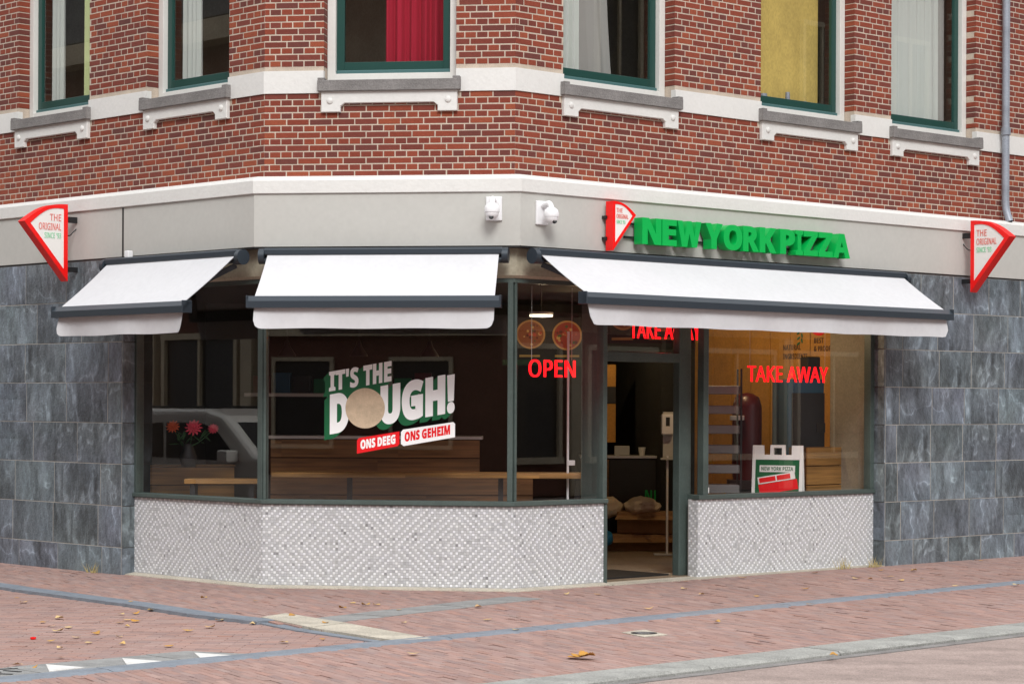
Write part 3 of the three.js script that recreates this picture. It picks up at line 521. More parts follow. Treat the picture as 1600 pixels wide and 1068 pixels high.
scene.children.at(-1).rotation.y = FACE.L.turn;

// ------------------------------------------------------------------ slice-shaped signs
function sliceSign(H, thick, label, scaleW = 1) {
  const t = thing('slice_sign', label, 'sign'), W = 0.655 * H * scaleW, yc = 0.75 * H;
  const outline = (in_) => { const s = new THREE.Shape(); const a = in_; s.moveTo(a, a * 2.7); s.lineTo(a, H - a * 1.05); const n = 14, cx = W - a * 1.6, cy = yc - a * 0.35; for (let i = 1; i <= n; i++) { const u = i / n; s.lineTo(a + (cx - a) * u, (H - a * 1.05) + (cy - (H - a * 1.05)) * u + 0.075 * H * Math.sin(Math.PI * u)); } s.lineTo(a, a * 2.7); return s; };
  const o = outline(0), rim = H * 0.058, inner = outline(rim); o.holes.push(new THREE.Path(inner.getPoints().reverse()));
  const fr = new THREE.ExtrudeGeometry(o, { depth: thick, bevelEnabled: false }); fr.translate(0, 0, -thick / 2); part('sign_frame', metric(fr), M.red, t);
  const pn = new THREE.ExtrudeGeometry(outline(rim * 0.9), { depth: thick - 0.012, bevelEnabled: false }); pn.translate(0, 0, -(thick - 0.012) / 2); part('sign_panel', metric(pn), M.signWhite, t);
  return { t, H, W };
}
function sliceText(s, flip) {
  const { t, H, W } = s, z = 0.0, put_ = (str, w, h, x, y, m) => { const g = text(str, w, h, { depth: 0.003, f: fontR }); const o = part('lettering', g, m, t); o.position.set(flip ? -x - w : x, y, z); return o; };
  return [put_('THE', 0.17 * H, 0.088 * H, 0.1 * H, 0.775 * H, M.signRedText), put_('ORIGINAL', 0.335 * H, 0.088 * H, 0.1 * H, 0.655 * H, M.signRedText), put_("SINCE '93", 0.25 * H, 0.07 * H, 0.1 * H, 0.55 * H, M.signGreenText)];
}
{ // two blade signs sticking out of the walls, and one flat beside the lettering
  const a = sliceSign(0.78, 0.12, 'large red and white pizza-slice sign sticking out at the far left'); // local +x runs outward from the wall
  put(a.t, 'L', -2.89, 2.94, 0.30); a.t.rotation.y = FACE.L.turn - Math.PI / 2 + Math.PI; // +x -> outward? corrected below
  const b = sliceSign(0.79, 0.12, 'large red and white pizza-slice sign sticking out at the far right');
  put(b.t, 'R', 6.60, 2.97, 0.30);
  // aim each blade's x axis along the wall's outward normal
  for (const [s, f] of [[a, 'L'], [b, 'R']]) { const n = FACE[f].n; s.t.rotation.y = Math.atan2(-n.z, n.x); }
  // on R the visible face is +z, on L the visible face is -z
  for (const o of sliceText(b, false)) o.position.z = 0.0555;
  for (const o of sliceText(a, true)) { o.position.z = -0.0555; o.rotation.y = Math.PI; o.position.x = -o.position.x; }
  for (const s of [a, b]) { part('bracket', box(-0.15, 0.0, 0.60, 0.66, -0.02, 0.02, 0.004), M.black, s.t); part('bracket', box(-0.15, 0.0, 0.10, 0.15, -0.02, 0.02, 0.004), M.black, s.t); part('cable', uvs(new THREE.TubeGeometry(new THREE.CatmullRomCurve3([V(-0.14, 0.54, 0), V(-0.1, 0.5, 0.01), V(-0.06, 0.47, 0), V(0.01, 0.47, 0)]), 12, 0.006, 6).toNonIndexed()), M.black, s.t); }
  const c = sliceSign(0.465, 0.10, 'small red and white pizza-slice sign beside the green letters'); put(c.t, 'R', 0.985, 3.165, 0.245);
  for (const o of sliceText(c, false)) o.position.z = 0.0455;
  part('bracket', [box(-0.02, 0.1, 0.30, 0.33, -0.09, -0.03), box(-0.02, 0.1, 0.10, 0.13, -0.09, -0.03)], M.black, c.t);
}
{ // raised green lettering on rails
  const t = thing('lettering_sign', 'raised green block letters reading NEW YORK PIZZA on the beige fascia', 'sign'); put(t, 'R', 0, 3.245, 0.2);
  part('rail', box(1.25, 4.45, 0.055, 0.075, -0.035, -0.012), M.black, t); part('rail', box(1.25, 4.45, 0.185, 0.205, -0.035, -0.012), M.black, t);
  const adv = { N: 0.98, E: 0.76, W: 1.24, Y: 0.94, O: 1.02, R: 0.88, K: 0.95, P: 0.86, I: 0.44, Z: 0.84, A: 1.0 }, str = 'NEW YORK PIZZA', space = 0.16;
  let total = 0; for (const c of str) total += c === ' ' ? space : adv[c]; const k = (4.475 - 1.37) / total; let x = 1.37;
  for (const c of str) {
    if (c === ' ') { x += space * k; continue; }
    const w = adv[c] * k - 0.014, g = text(c, w, 0.252, { depth: 0.11, weight: c === 'I' ? 0.02 : 0.035 }), n = g.attributes.normal, p = g.attributes.position;
    g.clearGroups(); let nf = 0; const front = [], side = [];
    for (let i = 0; i < p.count; i += 3) (n.getZ(i) > 0.7 ? front : side).push(i, i + 1, i + 2);
    const pick = (ids) => { const q = new THREE.BufferGeometry(); for (const a of ['position', 'normal', 'uv']) { const s = g.attributes[a], arr = []; for (const i of ids) for (let e = 0; e < s.itemSize; e++) arr.push(s.array[i * s.itemSize + e]); q.setAttribute(a, new THREE.Float32BufferAttribute(arr, s.itemSize)); } return q; };
    const o = part('letter', pick(front), M.letterGreen, t); o.position.set(x, 0, -0.01); part('letter_side', pick(side), M.letterGreen, o); x += adv[c] * k;
  }
}
// ------------------------------------------------------------------ security cameras
function dome(f, x, y, turn, label) {
  const t = thing('security_camera', label, 'camera', 'white dome cameras on the fascia'); put(t, f, x, y, 0.16); t.rotation.y += turn;
  part('wall_plate', box(-0.075, 0.075, -0.11, 0.11, 0, 0.025, 0.008), M.camWhite, t);
  const arm = new THREE.TubeGeometry(new THREE.CatmullRomCurve3([V(0, 0.06, 0.01), V(0, 0.075, 0.06), V(0, 0.08, 0.11), V(0, 0.05, 0.135), V(0, 0.02, 0.14)]), 14, 0.028, 12).toNonIndexed(); part('arm', uvs(arm), M.camWhite, t);
  const cap = uvs(new THREE.LatheGeometry([[0.001, 0.045], [0.03, 0.045], [0.062, 0.02], [0.07, -0.01], [0.07, -0.04], [0.066, -0.045]].map((p) => new THREE.Vector2(...p)), 24).toNonIndexed()); cap.translate(0, 0, 0.14); part('housing', cap, M.camWhite, t);
  const ball = uvs(new THREE.SphereGeometry(0.064, 22, 12, 0, 6.2832, 1.57, 1.57).toNonIndexed()); ball.translate(0, -0.045, 0.14); const bl = part('ball', ball, M.camWhite, t);
  const lens = cyl(0.022, 0.022, 0.02, 14); lens.rotateX(1.1); lens.translate(0.0, -0.085, 0.183); part('lens', lens, M.black, bl);
}
dome('C', 2.20, 3.50, 0, 'white dome camera on the middle fascia, left of the corner');
dome('R', 0.18, 3.475, 0, 'white dome camera on the right fascia, right of the corner');

// ------------------------------------------------------------------ window sticker
{
  const t = thing('window_sticker', 'green and white IT\'S THE DOUGH! sticker with a dough ball on the middle window', 'sticker'); put(t, 'C', 0.568, 2.035, -0.029);
  const X = (zx) => (400 + zx / 3.56 - 504) * 0.00604, Y = (zy) => -(500 + zy / 3.56 - 575) * 0.00597;
  const skew = (g, s) => { const p = g.attributes.position; for (let i = 0; i < p.count; i++) p.setY(i, p.getY(i) + s * p.getX(i)); g.computeVertexNormals(); return g; };
  const word = (str, zx, zyBase, zw, zh, weight, sl) => { const g = text(str, zw / 3.56 * 0.00604, zh / 3.56 * 0.00597, { depth: 0.0006, weight }); skew(g, sl); g.translate(X(zx), Y(zyBase), 0); return g; };
  const words = [word("IT'S", 402, 393, 165, 112, 0.035, 0.175), word('THE', 594, 360, 157, 112, 0.05, 0.175), word('D', 407, 630, 108, 222, 0.06, 0.18), word('UGH', 690, 580, 360, 222, 0.065, 0.18), word('!', 1060, 513, 42, 213, 0.05, 0.18)];
  words.forEach((g) => { const o = g.clone(); o.translate(0, 0, 0.004); part('letters', o, M.stickerWhite, t); });
  const sh = []; for (let k = 1; k <= 9; k++) for (const g of words) { const o = g.clone(); o.translate(-k * 0.0058, -k * 0.0058, 0.0035 - k * 0.00025); sh.push(o); }
  part('letter_shadow_print', sh, M.stickerGreen, t);
  const fill = new THREE.Shape([[385, 300], [745, 232], [700, 380], [560, 420], [400, 460]].map(([a, b]) => new THREE.Vector2(X(a), Y(b)))); const fg = new THREE.ShapeGeometry(fill).toNonIndexed(); fg.translate(0, 0, 0.0011); part('backing_print', uvs(fg), M.stickerGreen, t);
  const ball = new THREE.CircleGeometry(111 / 3.56 * 0.006, 48).toNonIndexed(); ball.translate(X(605), Y(483), 0.0062); part('dough_print', uvs(ball), M.dough, t);
  const tag = (pts, m, z) => { const g = new THREE.ShapeGeometry(new THREE.Shape(pts.map(([a, b]) => new THREE.Vector2(X(a), Y(b))))).toNonIndexed(); g.translate(0, 0, z); return part('tag_print', uvs(g), m, t); };
  tag([[560, 735], [560, 662], [572, 648], [797, 610], [797, 680], [786, 692]], M.stickerRed, 0.005); tag([[805, 680], [805, 614], [817, 600], [1094, 557], [1105, 566], [1105, 640], [820, 691]], M.stickerWhite, 0.005);
  let o = word('ONS DEEG', 580, 712, 195, 52, 0.05, 0.17); o.translate(0, 0, 0.006); part('letters', o, M.stickerWhite, t);
  o = word('ONS GEHEIM', 826, 668, 252, 54, 0.05, 0.17); o.translate(0, 0, 0.006); part('letters', o, M.stickerRed, t);
}
single('window_note', box(0, 0.055, 0, 0.055, 0, 0.002), M.signWhite, 'small white note in the lower left corner of the right window', 'note').position.copy(world('R', 2.64, 0.835, -0.05)); scene.children.at(-1).rotation.y = FACE.R.turn;

// ------------------------------------------------------------------ red light signs in the windows
function neonSign(str, f, x, y, z, w, h, label) {
  const t = thing('neon_sign', label, 'neon sign'); put(t, f, x, y, z);
  const g = text(str, w, h, { depth: 0.012, f: fontR, weight: 0.004 }); part('glowing_letters', g, neon, t);
  for (const x1 of [0.04, w - 0.04]) { const c = cyl(0.002, 0.002, 2.82 - y - h, 6); c.translate(x1, h + (2.82 - y - h) / 2, 0); part('hanging_wire', c, M.greyPlastic, t); }
  const l = new THREE.PointLight(lin(1, 0.02, 0.02), 0.12, 4); l.position.set(w / 2, h / 2, 0.05); l.castShadow = true; t.add(l); l.name = 'glow';
}
neonSign('OPEN', 'R', 0.29, 1.97, -0.12, 0.60, 0.165, 'red glowing OPEN sign in the window left of the door');
neonSign('TAKE AWAY', 'R', 3.36, 1.955, -0.14, 1.27, 0.165, 'red glowing TAKE AWAY sign in the right shop window');
neonSign('TAKE AWAY', 'R', 1.93, 2.375, -0.42, 1.02, 0.17, 'red glowing TAKE AWAY sign above the door, half hidden by the awning');

// ------------------------------------------------------------------ inside the shop
const at = (o, x, y, z, turn = 0) => { o.position.set(x, y, z); o.rotation.y = turn; return o; };
{ // window bar with its planked front, seen through the middle window
  const t = at(thing('window_bar', 'long pale wooden window bar behind the middle window', 'table'), -2.35, 0, -1.35, 0.0);
  part('top', box(0.0, 3.1, 0.995, 1.045, -0.22, 0.22, 0.006), M.woodLight, t);
  for (const x of [0.72, 2.2, 2.95]) part('leg', box(x, x + 0.05, 0.01, 0.995, -0.03, 0.03), M.black, t);
  const b = at(thing('planked_counter', 'brown planked counter behind the pale window bar', 'counter'), -2.5, 0, -2.5, 0.0);
  for (let k = 0; k < 7; k++) part('plank', box(0, 2.15 + (k < 5 ? 0.55 : 0), 0.02 + k * 0.19, 0.2 + k * 0.19, 0, 0.03, 0.004, [rr(0, 9), rr(0, 9)]), M.wood, b);
  part('carcass', box(0.01, 2.65, 0.012, 0.95, -0.5, -0.002), M.woodDark, b); part('worktop', box(-0.02, 2.18, 1.35, 1.38, -0.5, 0.05), M.steel, b);
}
for (const [x, label] of [[-2.34, 'left'], [-1.6, 'middle'], [-0.87, 'right']]) {
  const t = at(thing('pendant_lamp', `${label} of the three dark cone pendant lamps behind the middle window`, 'lamp', 'dark pendant lamps'), x, 2.2, -2.5);
  const g = uvs(new THREE.LatheGeometry([[0.095, 0], [0.09, 0.02], [0.035, 0.1], [0.02, 0.16], [0.001, 0.165]].map((p) => new THREE.Vector2(...p)), 20).toNonIndexed()); part('shade', g, M.black, t);
  const c = cyl(0.004, 0.004, 0.64, 6); c.translate(0, 0.48, 0); part('cord', c, M.black, t);
}
{ const s = at(thing('wall_shelf', 'grey shelf with dark stock behind the middle window', 'shelf'), -3.2, 1.79, -6.2);
  part('board', box(0, 2.3, 0, 0.04, -0.2, 0.15), M.steel, s); for (let k = 0; k < 9; k++) { const h = rr(0.1, 0.28); part('stock_box', box(0.1 + k * 0.24, 0.3 + k * 0.24, 0.04, 0.04 + h, -0.1, 0.08, 0.005), [M.darkRed, M.blue, M.black, M.leafPrint][k % 4], s); } }
{ // flowers in the left window
  const t = at(thing('flower_vase', 'dark vase with three red and pink flowers in the left window', 'vase'), -3.30, 0, -2.15);
  const v = uvs(new THREE.LatheGeometry([[0.001, 1.06], [0.07, 1.06], [0.09, 1.16], [0.05, 1.27], [0.06, 1.3]].map((p) => new THREE.Vector2(...p)), 18).toNonIndexed()); part('vase', v, M.black, t);
  mat('petalPink', lin(0.62, 0.06, 0.10), { roughness: 0.8, side: THREE.DoubleSide }); mat('petalOrange', lin(0.65, 0.13, 0.05), { roughness: 0.8, side: THREE.DoubleSide }); mat('leafGreen', lin(0.03, 0.09, 0.03), { roughness: 0.8, side: THREE.DoubleSide });
  for (const [x, y, z, r, m] of [[-0.16, 1.47, 0, 0.075, 'petalOrange'], [0.06, 1.46, 0.06, 0.095, 'petalPink'], [0.25, 1.45, 0.0, 0.06, 'petalPink']]) {
    const ps = []; for (let ring = 0; ring < 3; ring++) for (let k = 0; k < 12; k++) { const g = new THREE.SphereGeometry(1, 5, 4); g.scale(r * 0.16, r * 0.05, r * (0.55 - ring * 0.12)); g.translate(0, 0, r * (0.5 - ring * 0.12)); g.rotateX(-ring * 0.4 - 0.1); g.rotateY(k * 0.5236 + ring * 0.26); g.rotateX(1.1); g.translate(x, y, z); ps.push(uvs(g.toNonIndexed())); }
    part('bloom', ps, M[m], t);
    part('stem', uvs(new THREE.TubeGeometry(new THREE.CatmullRomCurve3([V(0, 1.25, 0), V(x * 0.6, 1.35, z * 0.5), V(x, y, z)]), 8, 0.006, 5).toNonIndexed()), M.leafGreen, t);
  }
  const lv = []; for (let k = 0; k < 14; k++) { const g = new THREE.SphereGeometry(1, 5, 4); g.scale(0.02, 0.006, 0.07); g.rotateX(rr(-1, 0.4)); g.rotateY(rr(0, 6.3)); g.translate(rr(-0.15, 0.2), rr(1.28, 1.4), rr(-0.06, 0.06)); lv.push(uvs(g.toNonIndexed())); } part('foliage', lv, M.leafGreen, t);
  const c = at(thing('wooden_crate', 'pale planked wooden crate under the flowers in the left window', 'crate'), -3.86, 0, -2.75, 0.25);
  for (let k = 0; k < 5; k++) part('plank', box(0, 0.95, 0.1 + k * 0.19, 0.28 + k * 0.19, 0, 0.025, 0.004, [rr(0, 9), rr(0, 9)]), M.woodLight, c); part('lid', box(-0.01, 0.96, 1.05, 1.062, -0.4, 0.03), M.woodLight, c); part('side', box(0.01, 0.94, 0.1, 1.04, -0.4, -0.003), M.woodDark, c);
  const bn = at(thing('window_bench', 'pale wooden bench board in the left window', 'bench'), -3.2, 0, -1.3, 0.0); part('top', box(0.0, 0.75, 0.93, 0.975, -0.15, 0.15, 0.005), M.woodLight, bn); part('leg', box(0.05, 0.1, 0.01, 0.93, -0.1, 0.1), M.black, bn); part('leg', box(0.62, 0.67, 0.01, 0.93, -0.1, 0.1), M.black, bn);
}
{ // menu board with two printed pizzas, pull-cord pole, ceiling light
  const cv = document.createElement('canvas'); cv.width = 512; cv.height = 256; const c = cv.getContext('2d'); c.fillStyle = '#141312'; c.fillRect(0, 0, 512, 256);
  for (const [x, y, r, col] of [[150, 90, 78, '#8a4a22'], [345, 95, 80, '#9a3320']]) { c.fillStyle = '#b98a4e'; c.beginPath(); c.arc(x, y, r, 0, 7); c.fill(); c.fillStyle = col; c.beginPath(); c.arc(x, y, r - 10, 0, 7); c.fill(); for (let k = 0; k < 26; k++) { c.fillStyle = ['#5c1f14', '#c9a25c', '#3f5a24', '#b5452c'][k % 4]; c.beginPath(); const a = rr(0, 6.3), q = rr(0, r - 20); c.arc(x + q * Math.cos(a), y + q * Math.sin(a), rr(4, 10), 0, 7); c.fill(); } }
  c.fillStyle = '#a98f52'; c.fillRect(90, 200, 110, 12); c.fillRect(280, 200, 130, 12); c.fillStyle = '#123a22'; c.fillRect(0, 226, 512, 30);
  const tx = new THREE.CanvasTexture(cv); tx.colorSpace = THREE.SRGBColorSpace; const pm = new THREE.MeshStandardMaterial({ map: tx, roughness: 0.6 });
  const mk = (label, x, y, z, w, h, turn) => { const t = at(thing('menu_board', label, 'menu board'), x, y, z, turn); const g = new THREE.PlaneGeometry(w, h); g.translate(0, 0, 0.012); part('print', g, pm, t); part('board', box(-w / 2, w / 2, -h / 2, h / 2, -0.012, 0.01), M.black, t); };
  mk('dark menu board with two pizzas behind the OPEN sign', 0.40, 2.40, -3.95, 1.05, 0.52, 0); mk('dark menu board with pizzas above the doorway', 1.35, 2.58, -2.6, 1.1, 0.6, -0.4);
  const p = at(thing('rod', 'thin white rod hanging behind the OPEN sign', 'rod'), 0.53, 0, -1.3); const g = cyl(0.012, 0.012, 1.75, 10); g.translate(0, 1.55, 0); part('shaft', g, M.camWhite, p); part('grip', box(0.0, 0.07, 1.12, 1.17, -0.01, 0.02, 0.004), M.camWhite, p);
  const l = at(thing('ceiling_light', 'round lit ceiling light behind the window left of the door', 'lamp'), 0.29, 2.66, -3.4); const dg = cyl(0.13, 0.13, 0.025, 28); part('housing', dg.clone().translate(0, 0.026, 0), M.greyPlastic, l);
  const disc = cyl(0.125, 0.125, 0.02, 28); part('diffuser', disc, new THREE.MeshStandardMaterial({ color: 0xffffff, emissive: lin(1, 0.86, 0.6), emissiveIntensity: 1.4 }), l); const rod = cyl(0.006, 0.006, 0.32, 6); rod.translate(0, 0.19, 0); part('stem', rod, M.black, l);
  const pl = new THREE.PointLight(lin(1, 0.8, 0.5), 0.12, 0, 2); pl.position.set(0, -0.04, 0); pl.castShadow = true; pl.name = 'glow'; l.add(pl);
}
{ // orange panelled wall of the take-away side
  const a = world('R', 5.3, 0, -0.1), b = V(1.75, 0, -6.1), dir = b.clone().sub(a), len = dir.length(), turn = Math.atan2(-dir.z, dir.x);
  const t = thing('panelled_wall', 'orange panelled wall with printed lettering behind the right window', 'wall'); t.position.copy(b); t.rotation.y = turn + Math.PI; // local x runs inward, z faces the room on the negative side
  const s = -1; let x = 0.55; while (x < 2.4) { part('panel', box(len - x - 0.3 + 0.004, len - x - 0.004, 0.012, 2.98, -0.002, 0.02, 0.003, [rr(0, 9), rr(0, 9)]), M.wallOrange, t); x += 0.3; }
  part('end_panel', box(len - 0.545, len, 0.012, 2.98, -0.002, 0.03), M.wallBeige, t);
  const dk = M.woodDark, wr = (str, x0, y, w, h) => { const g = text(str, w, h, { depth: 0.003 }); const o = part('lettering', g, dk, t); o.position.set(x0, y, 0.021); };
  wr('NATURAL', len - 1.25, 2.33, 0.26, 0.06); wr('INGREDIENTS', len - 1.25, 2.23, 0.36, 0.06); wr('BEST', len - 0.79, 2.40, 0.14, 0.06); wr('& PROOF', len - 0.79, 2.31, 0.24, 0.06);
  const st = new THREE.SphereGeometry(0.11, 14, 10).toNonIndexed(); st.scale(1, 0.7, 0.06); st.translate(len - 0.72, 2.56, 0.024); part('tomato_print', uvs(st), M.red, t);
  const lf = []; for (let k = 0; k < 8; k++) { const g = new THREE.SphereGeometry(1, 6, 4).toNonIndexed(); g.scale(0.03, 0.012, 0.003); g.rotateZ(0.6 * (k % 2 ? 1 : -1) + 1.2); g.translate(len - 1.02 + (k % 2) * 0.05, 2.4 + k * 0.03, 0.024); lf.push(uvs(g)); } part('leaf_print', lf, M.leafPrint, t);
  const lamp = at(thing('wall_lamp', 'warm spotlight over the orange wall behind the right window', 'lamp'), 2.2, 2.9, -3.4); const g = cyl(0.05, 0.06, 0.1, 16); part('housing', g, M.black, lamp); const d2 = cyl(0.045, 0.045, 0.01, 16); d2.translate(0, -0.052, 0); part('bulb', d2, new THREE.MeshStandardMaterial({ color: 0xffffff, emissive: lin(1, 0.75, 0.4), emissiveIntensity: 1.5 }), lamp);
  const pl = new THREE.PointLight(lin(1, 0.72, 0.38), 2.0, 0, 2); pl.position.set(0, -0.08, 0); pl.castShadow = true; pl.name = 'glow'; lamp.add(pl);
}
{ // tall blue drinks cooler, red vending column, tray rack, planked counter, A-board
  const f = at(thing('drinks_cooler', 'tall dark blue drinks cooler at the right of the right window', 'cooler'), 3.30, 0, -4.35, 0.2);
  part('body', box(-0.35, 0.35, 0.02, 2.0, -0.3, 0.25, 0.02), M.blue, f); part('door_glass', box(-0.30, 0.10, 0.9, 1.85, 0.252, 0.262), M.black, f); part('cloud_print', box(0.12, 0.32, 1.55, 1.72, 0.252, 0.256, 0.002), M.greyPlastic, f); part('badge', box(-0.02, 0.26, 1.42, 1.52, 0.264, 0.27, 0.002), M.black, f); part('top_box', box(-0.1, 0.3, 2.0, 2.25, -0.2, 0.2, 0.01), M.black, f);
  const r = at(thing('red_column', 'dark red rounded drinks column behind the right window', 'dispenser'), 2.55, 0, -3.9); const g = uvs(new THREE.LatheGeometry([[0.15, 0.9], [0.16, 1.0], [0.16, 1.7], [0.13, 1.8], [0.06, 1.84], [0.001, 1.85]].map((p) => new THREE.Vector2(...p)), 22).toNonIndexed()); part('column', g, M.darkRed, r); part('tap', box(-0.2, -0.05, 1.55, 1.6, 0.12, 0.2, 0.005), M.steel, r); part('stand', box(-0.2, 0.2, 0.012, 0.9, -0.2, 0.2), M.black, r);
  const k = at(thing('tray_rack', 'black rack of grey trays at the left edge of the right window', 'rack'), 2.2, 0, -3.35); for (const x of [-0.22, 0.2]) for (const z of [-0.2, 0.2]) part('post', box(x, x + 0.02, 0.012, 2.1, z, z + 0.02), M.black, k); for (let i = 0; i < 6; i++) part('tray', box(-0.2, 0.2, 0.78 + i * 0.21, 0.87 + i * 0.21, -0.18, 0.2, 0.01), M.trayGrey, k);
  const c = at(thing('planked_box', 'pale planked box under the blue cooler in the right window', 'crate'), 3.15, 0, -3.55, 0.738); for (let i = 0; i < 6; i++) part('plank', box(0, 0.62, 0.04 + i * 0.205, 0.235 + i * 0.205, 0, 0.025, 0.004, [rr(0, 9), rr(0, 9)]), M.woodLight, c); part('carcass', box(0.01, 0.61, 0.012, 1.26, -0.25, -0.002), M.woodDark, c);
  const b = at(thing('sandwich_board', 'white and green sandwich board standing in the right window', 'sign'), 2.78, 0.02, -2.95, -0.35);
  for (const [s, a] of [[1, 0.1], [-1, -0.1]]) { const leaf = new THREE.Group(); leaf.name = 'board_leaf'; leaf.position.set(0, 0, s * 0.14); leaf.rotation.x = -s * 0.11; b.add(leaf);
    part('frame', [box(-0.27, -0.235, 0.05, 1.28, -0.015, 0.015, 0.004), box(0.235, 0.27, 0.05, 1.28, -0.015, 0.015, 0.004), box(-0.235, 0.235, 1.13, 1.18, -0.013, 0.013), box(-0.235, 0.235, 0.3, 0.34, -0.013, 0.013), box(-0.08, -0.045, 1.18, 1.255, -0.012, 0.012), box(0.045, 0.08, 1.18, 1.255, -0.012, 0.012), box(-0.08, 0.08, 1.255, 1.285, -0.012, 0.012), box(-0.235, -0.15, 1.18, 1.28, -0.012, 0.012), box(0.15, 0.235, 1.18, 1.28, -0.012, 0.012)], M.signWhite, leaf);
    part('print', box(-0.233, 0.233, 0.345, 1.128, -0.008, 0.008), M.stickerGreen, leaf);
    if (s > 0) {
      part('print_band', box(-0.19, 0.19, 1.0, 1.07, 0.0085, 0.0105), M.signWhite, leaf); const n = text('NEW YORK PIZZA', 0.34, 0.042, { depth: 0.002 }); part('lettering', n, M.stickerGreen, leaf).position.set(-0.17, 1.014, 0.011);
      const slant = (x0, x1, y0, y1, z, m) => { const g = box(x0, x1, y0, y1, 0, 0.002); g.rotateZ(0.17); part('print_band', g, m, leaf).position.set(0, 0.9, z); };
      slant(-0.2, 0.2, 0.0, 0.075, 0.009, M.signWhite); slant(-0.185, -0.01, 0.012, 0.063, 0.0115, M.stickerRed); slant(0.005, 0.15, 0.012, 0.063, 0.0115, M.stickerRed); slant(-0.2, 0.215, -0.11, -0.004, 0.009, M.stickerRed);
    }
  }
}
{ // behind the door: counter, boxes, bags, sanitizer post
  const c = at(thing('serving_counter', 'dark serving counter with wooden drawers seen through the open door', 'counter'), 0.6, 0, -6.55);
  part('top', box(0.2, 1.35, 1.07, 1.10, -0.3, 0.3, 0.004), M.steel, c); part('front', box(0.55, 1.34, 0.012, 1.07, -0.28, 0.26), M.black, c); for (let i = 0; i < 3; i++) part('drawer', box(0.22, 0.545, 0.36 + i * 0.235, 0.585 + i * 0.235, -0.2, 0.275, 0.005), M.wood, c);
  const ne = text('NEW', 0.3, 0.14, { depth: 0.004 }); part('lettering', ne, M.letterGreen, c).position.set(0.98, 0.55, 0.262);
  const cup = at(thing('paper_cup', 'white paper cup on the counter inside the door', 'cup'), 1.55, 1.10, -6.45); part('cup_body', uvs(new THREE.CylinderGeometry(0.045, 0.032, 0.1, 18, 1, true).toNonIndexed().translate(0, 0.05, 0)), M.signWhite, cup); part('cup_base', cyl(0.031, 0.031, 0.006, 18).translate(0, 0.004, 0), M.signWhite, cup);
  single('carton', box(1.22, 1.40, 1.101, 1.215, -6.55, -6.42, 0.006), M.greyPlastic, 'pale carton beside the paper cup on the counter', 'box');
  const op = thing('orange_panel', 'orange back panel at the left of the open doorway', 'panel'); part('upper_panel', box(0.85, 1.25, 1.93, 2.2, -6.9, -6.86), M.wallOrange, op); part('lower_panel', box(0.85, 1.25, 1.25, 1.72, -6.9, -6.86), M.wallOrange, op); part('divider', box(0.84, 1.25, 1.725, 1.925, -6.9, -6.855), M.black, op);
  const lm = at(thing('counter_lamp', 'warm lamp over the serving counter inside the door', 'lamp'), 0.75, 2.7, -6.2); part('shade', cyl(0.04, 0.12, 0.12, 18), M.black, lm); const bb = cyl(0.08, 0.08, 0.01, 16); bb.translate(0, -0.065, 0); part('bulb', bb, new THREE.MeshStandardMaterial({ color: 0xffffff, emissive: lin(1, 0.75, 0.4), emissiveIntensity: 1.5 }), lm); const pl = new THREE.PointLight(lin(1, 0.72, 0.38), 0.5, 0, 2); pl.position.y = -0.1; pl.castShadow = true; pl.name = 'glow'; lm.add(pl);
  const dv = at(thing('thermostat', 'small grey wall controller with a blue display inside the door', 'controller'), 1.40, 1.7, -8.55); part('case', box(-0.07, 0.07, -0.05, 0.16, 0, 0.03, 0.008), M.wallDark, dv); part('display', box(-0.035, 0.035, -0.01, 0.02, 0.031, 0.034), new THREE.MeshStandardMaterial({ color: 0x000000, emissive: lin(0.05, 0.5, 0.6), emissiveIntensity: 0.7 }), dv);
  const bx = (label, x0, x1, y0, y1, z0, z1, turn) => { const t = at(thing('cardboard_box', label, 'box'), (x0 + x1) / 2, y0, (z0 + z1) / 2, turn), w = (x1 - x0) / 2, d = (z1 - z0) / 2, h = y1 - y0; part('carton', box(-w, w, 0, h, -d, d, 0.006), M.card, t); part('flap', box(-w, w, h - 0.004, h + 0.002, d * 0.2, d + 0.1, 0), M.card, t).rotation.x = 0.25; };
  bx('flat long cardboard box lying on the floor inside the door', 1.05, 2.05, 0.012, 0.20, -5.95, -5.55, 0.05); bx('open cardboard box on top of the flat one inside the door', 1.25, 1.95, 0.21, 0.46, -6.0, -5.6, -0.2); 
  const bag = (label, m, x, y, z, r, sy, name) => { const g = new THREE.IcosahedronGeometry(r, 4).toNonIndexed(), p = g.attributes.position; for (let i = 0; i < p.count; i++) { const v = V(p.getX(i), p.getY(i), p.getZ(i)), k = 0.8 + 0.5 * fbm(v.x * 9 + 30 + x, v.y * 9 + 30 + v.z * 5, 512, 3); p.setXYZ(i, v.x * k, v.y * k * sy, v.z * k); } g.computeVertexNormals(); single(name, uvs(g), m, label, 'bag').position.set(x, y, z); };
  bag('crumpled pale paper bag on top of the cardboard boxes', M.paper, 1.50, 0.53, -5.75, 0.2, 0.5, 'paper_bag'); bag('crumpled brown paper bag left of the pale one', M.paper, 1.13, 0.5, -5.9, 0.16, 0.75, 'paper_bag'); bag('small blue plastic bag on the floor inside the door', M.blueBag, 1.06, 0.17, -5.4, 0.1, 1.0, 'plastic_bag');
  const s = at(thing('sanitizer_stand', 'white hand sanitizer dispenser on a thin post inside the door', 'dispenser'), 1.75, 0.012, -4.9);
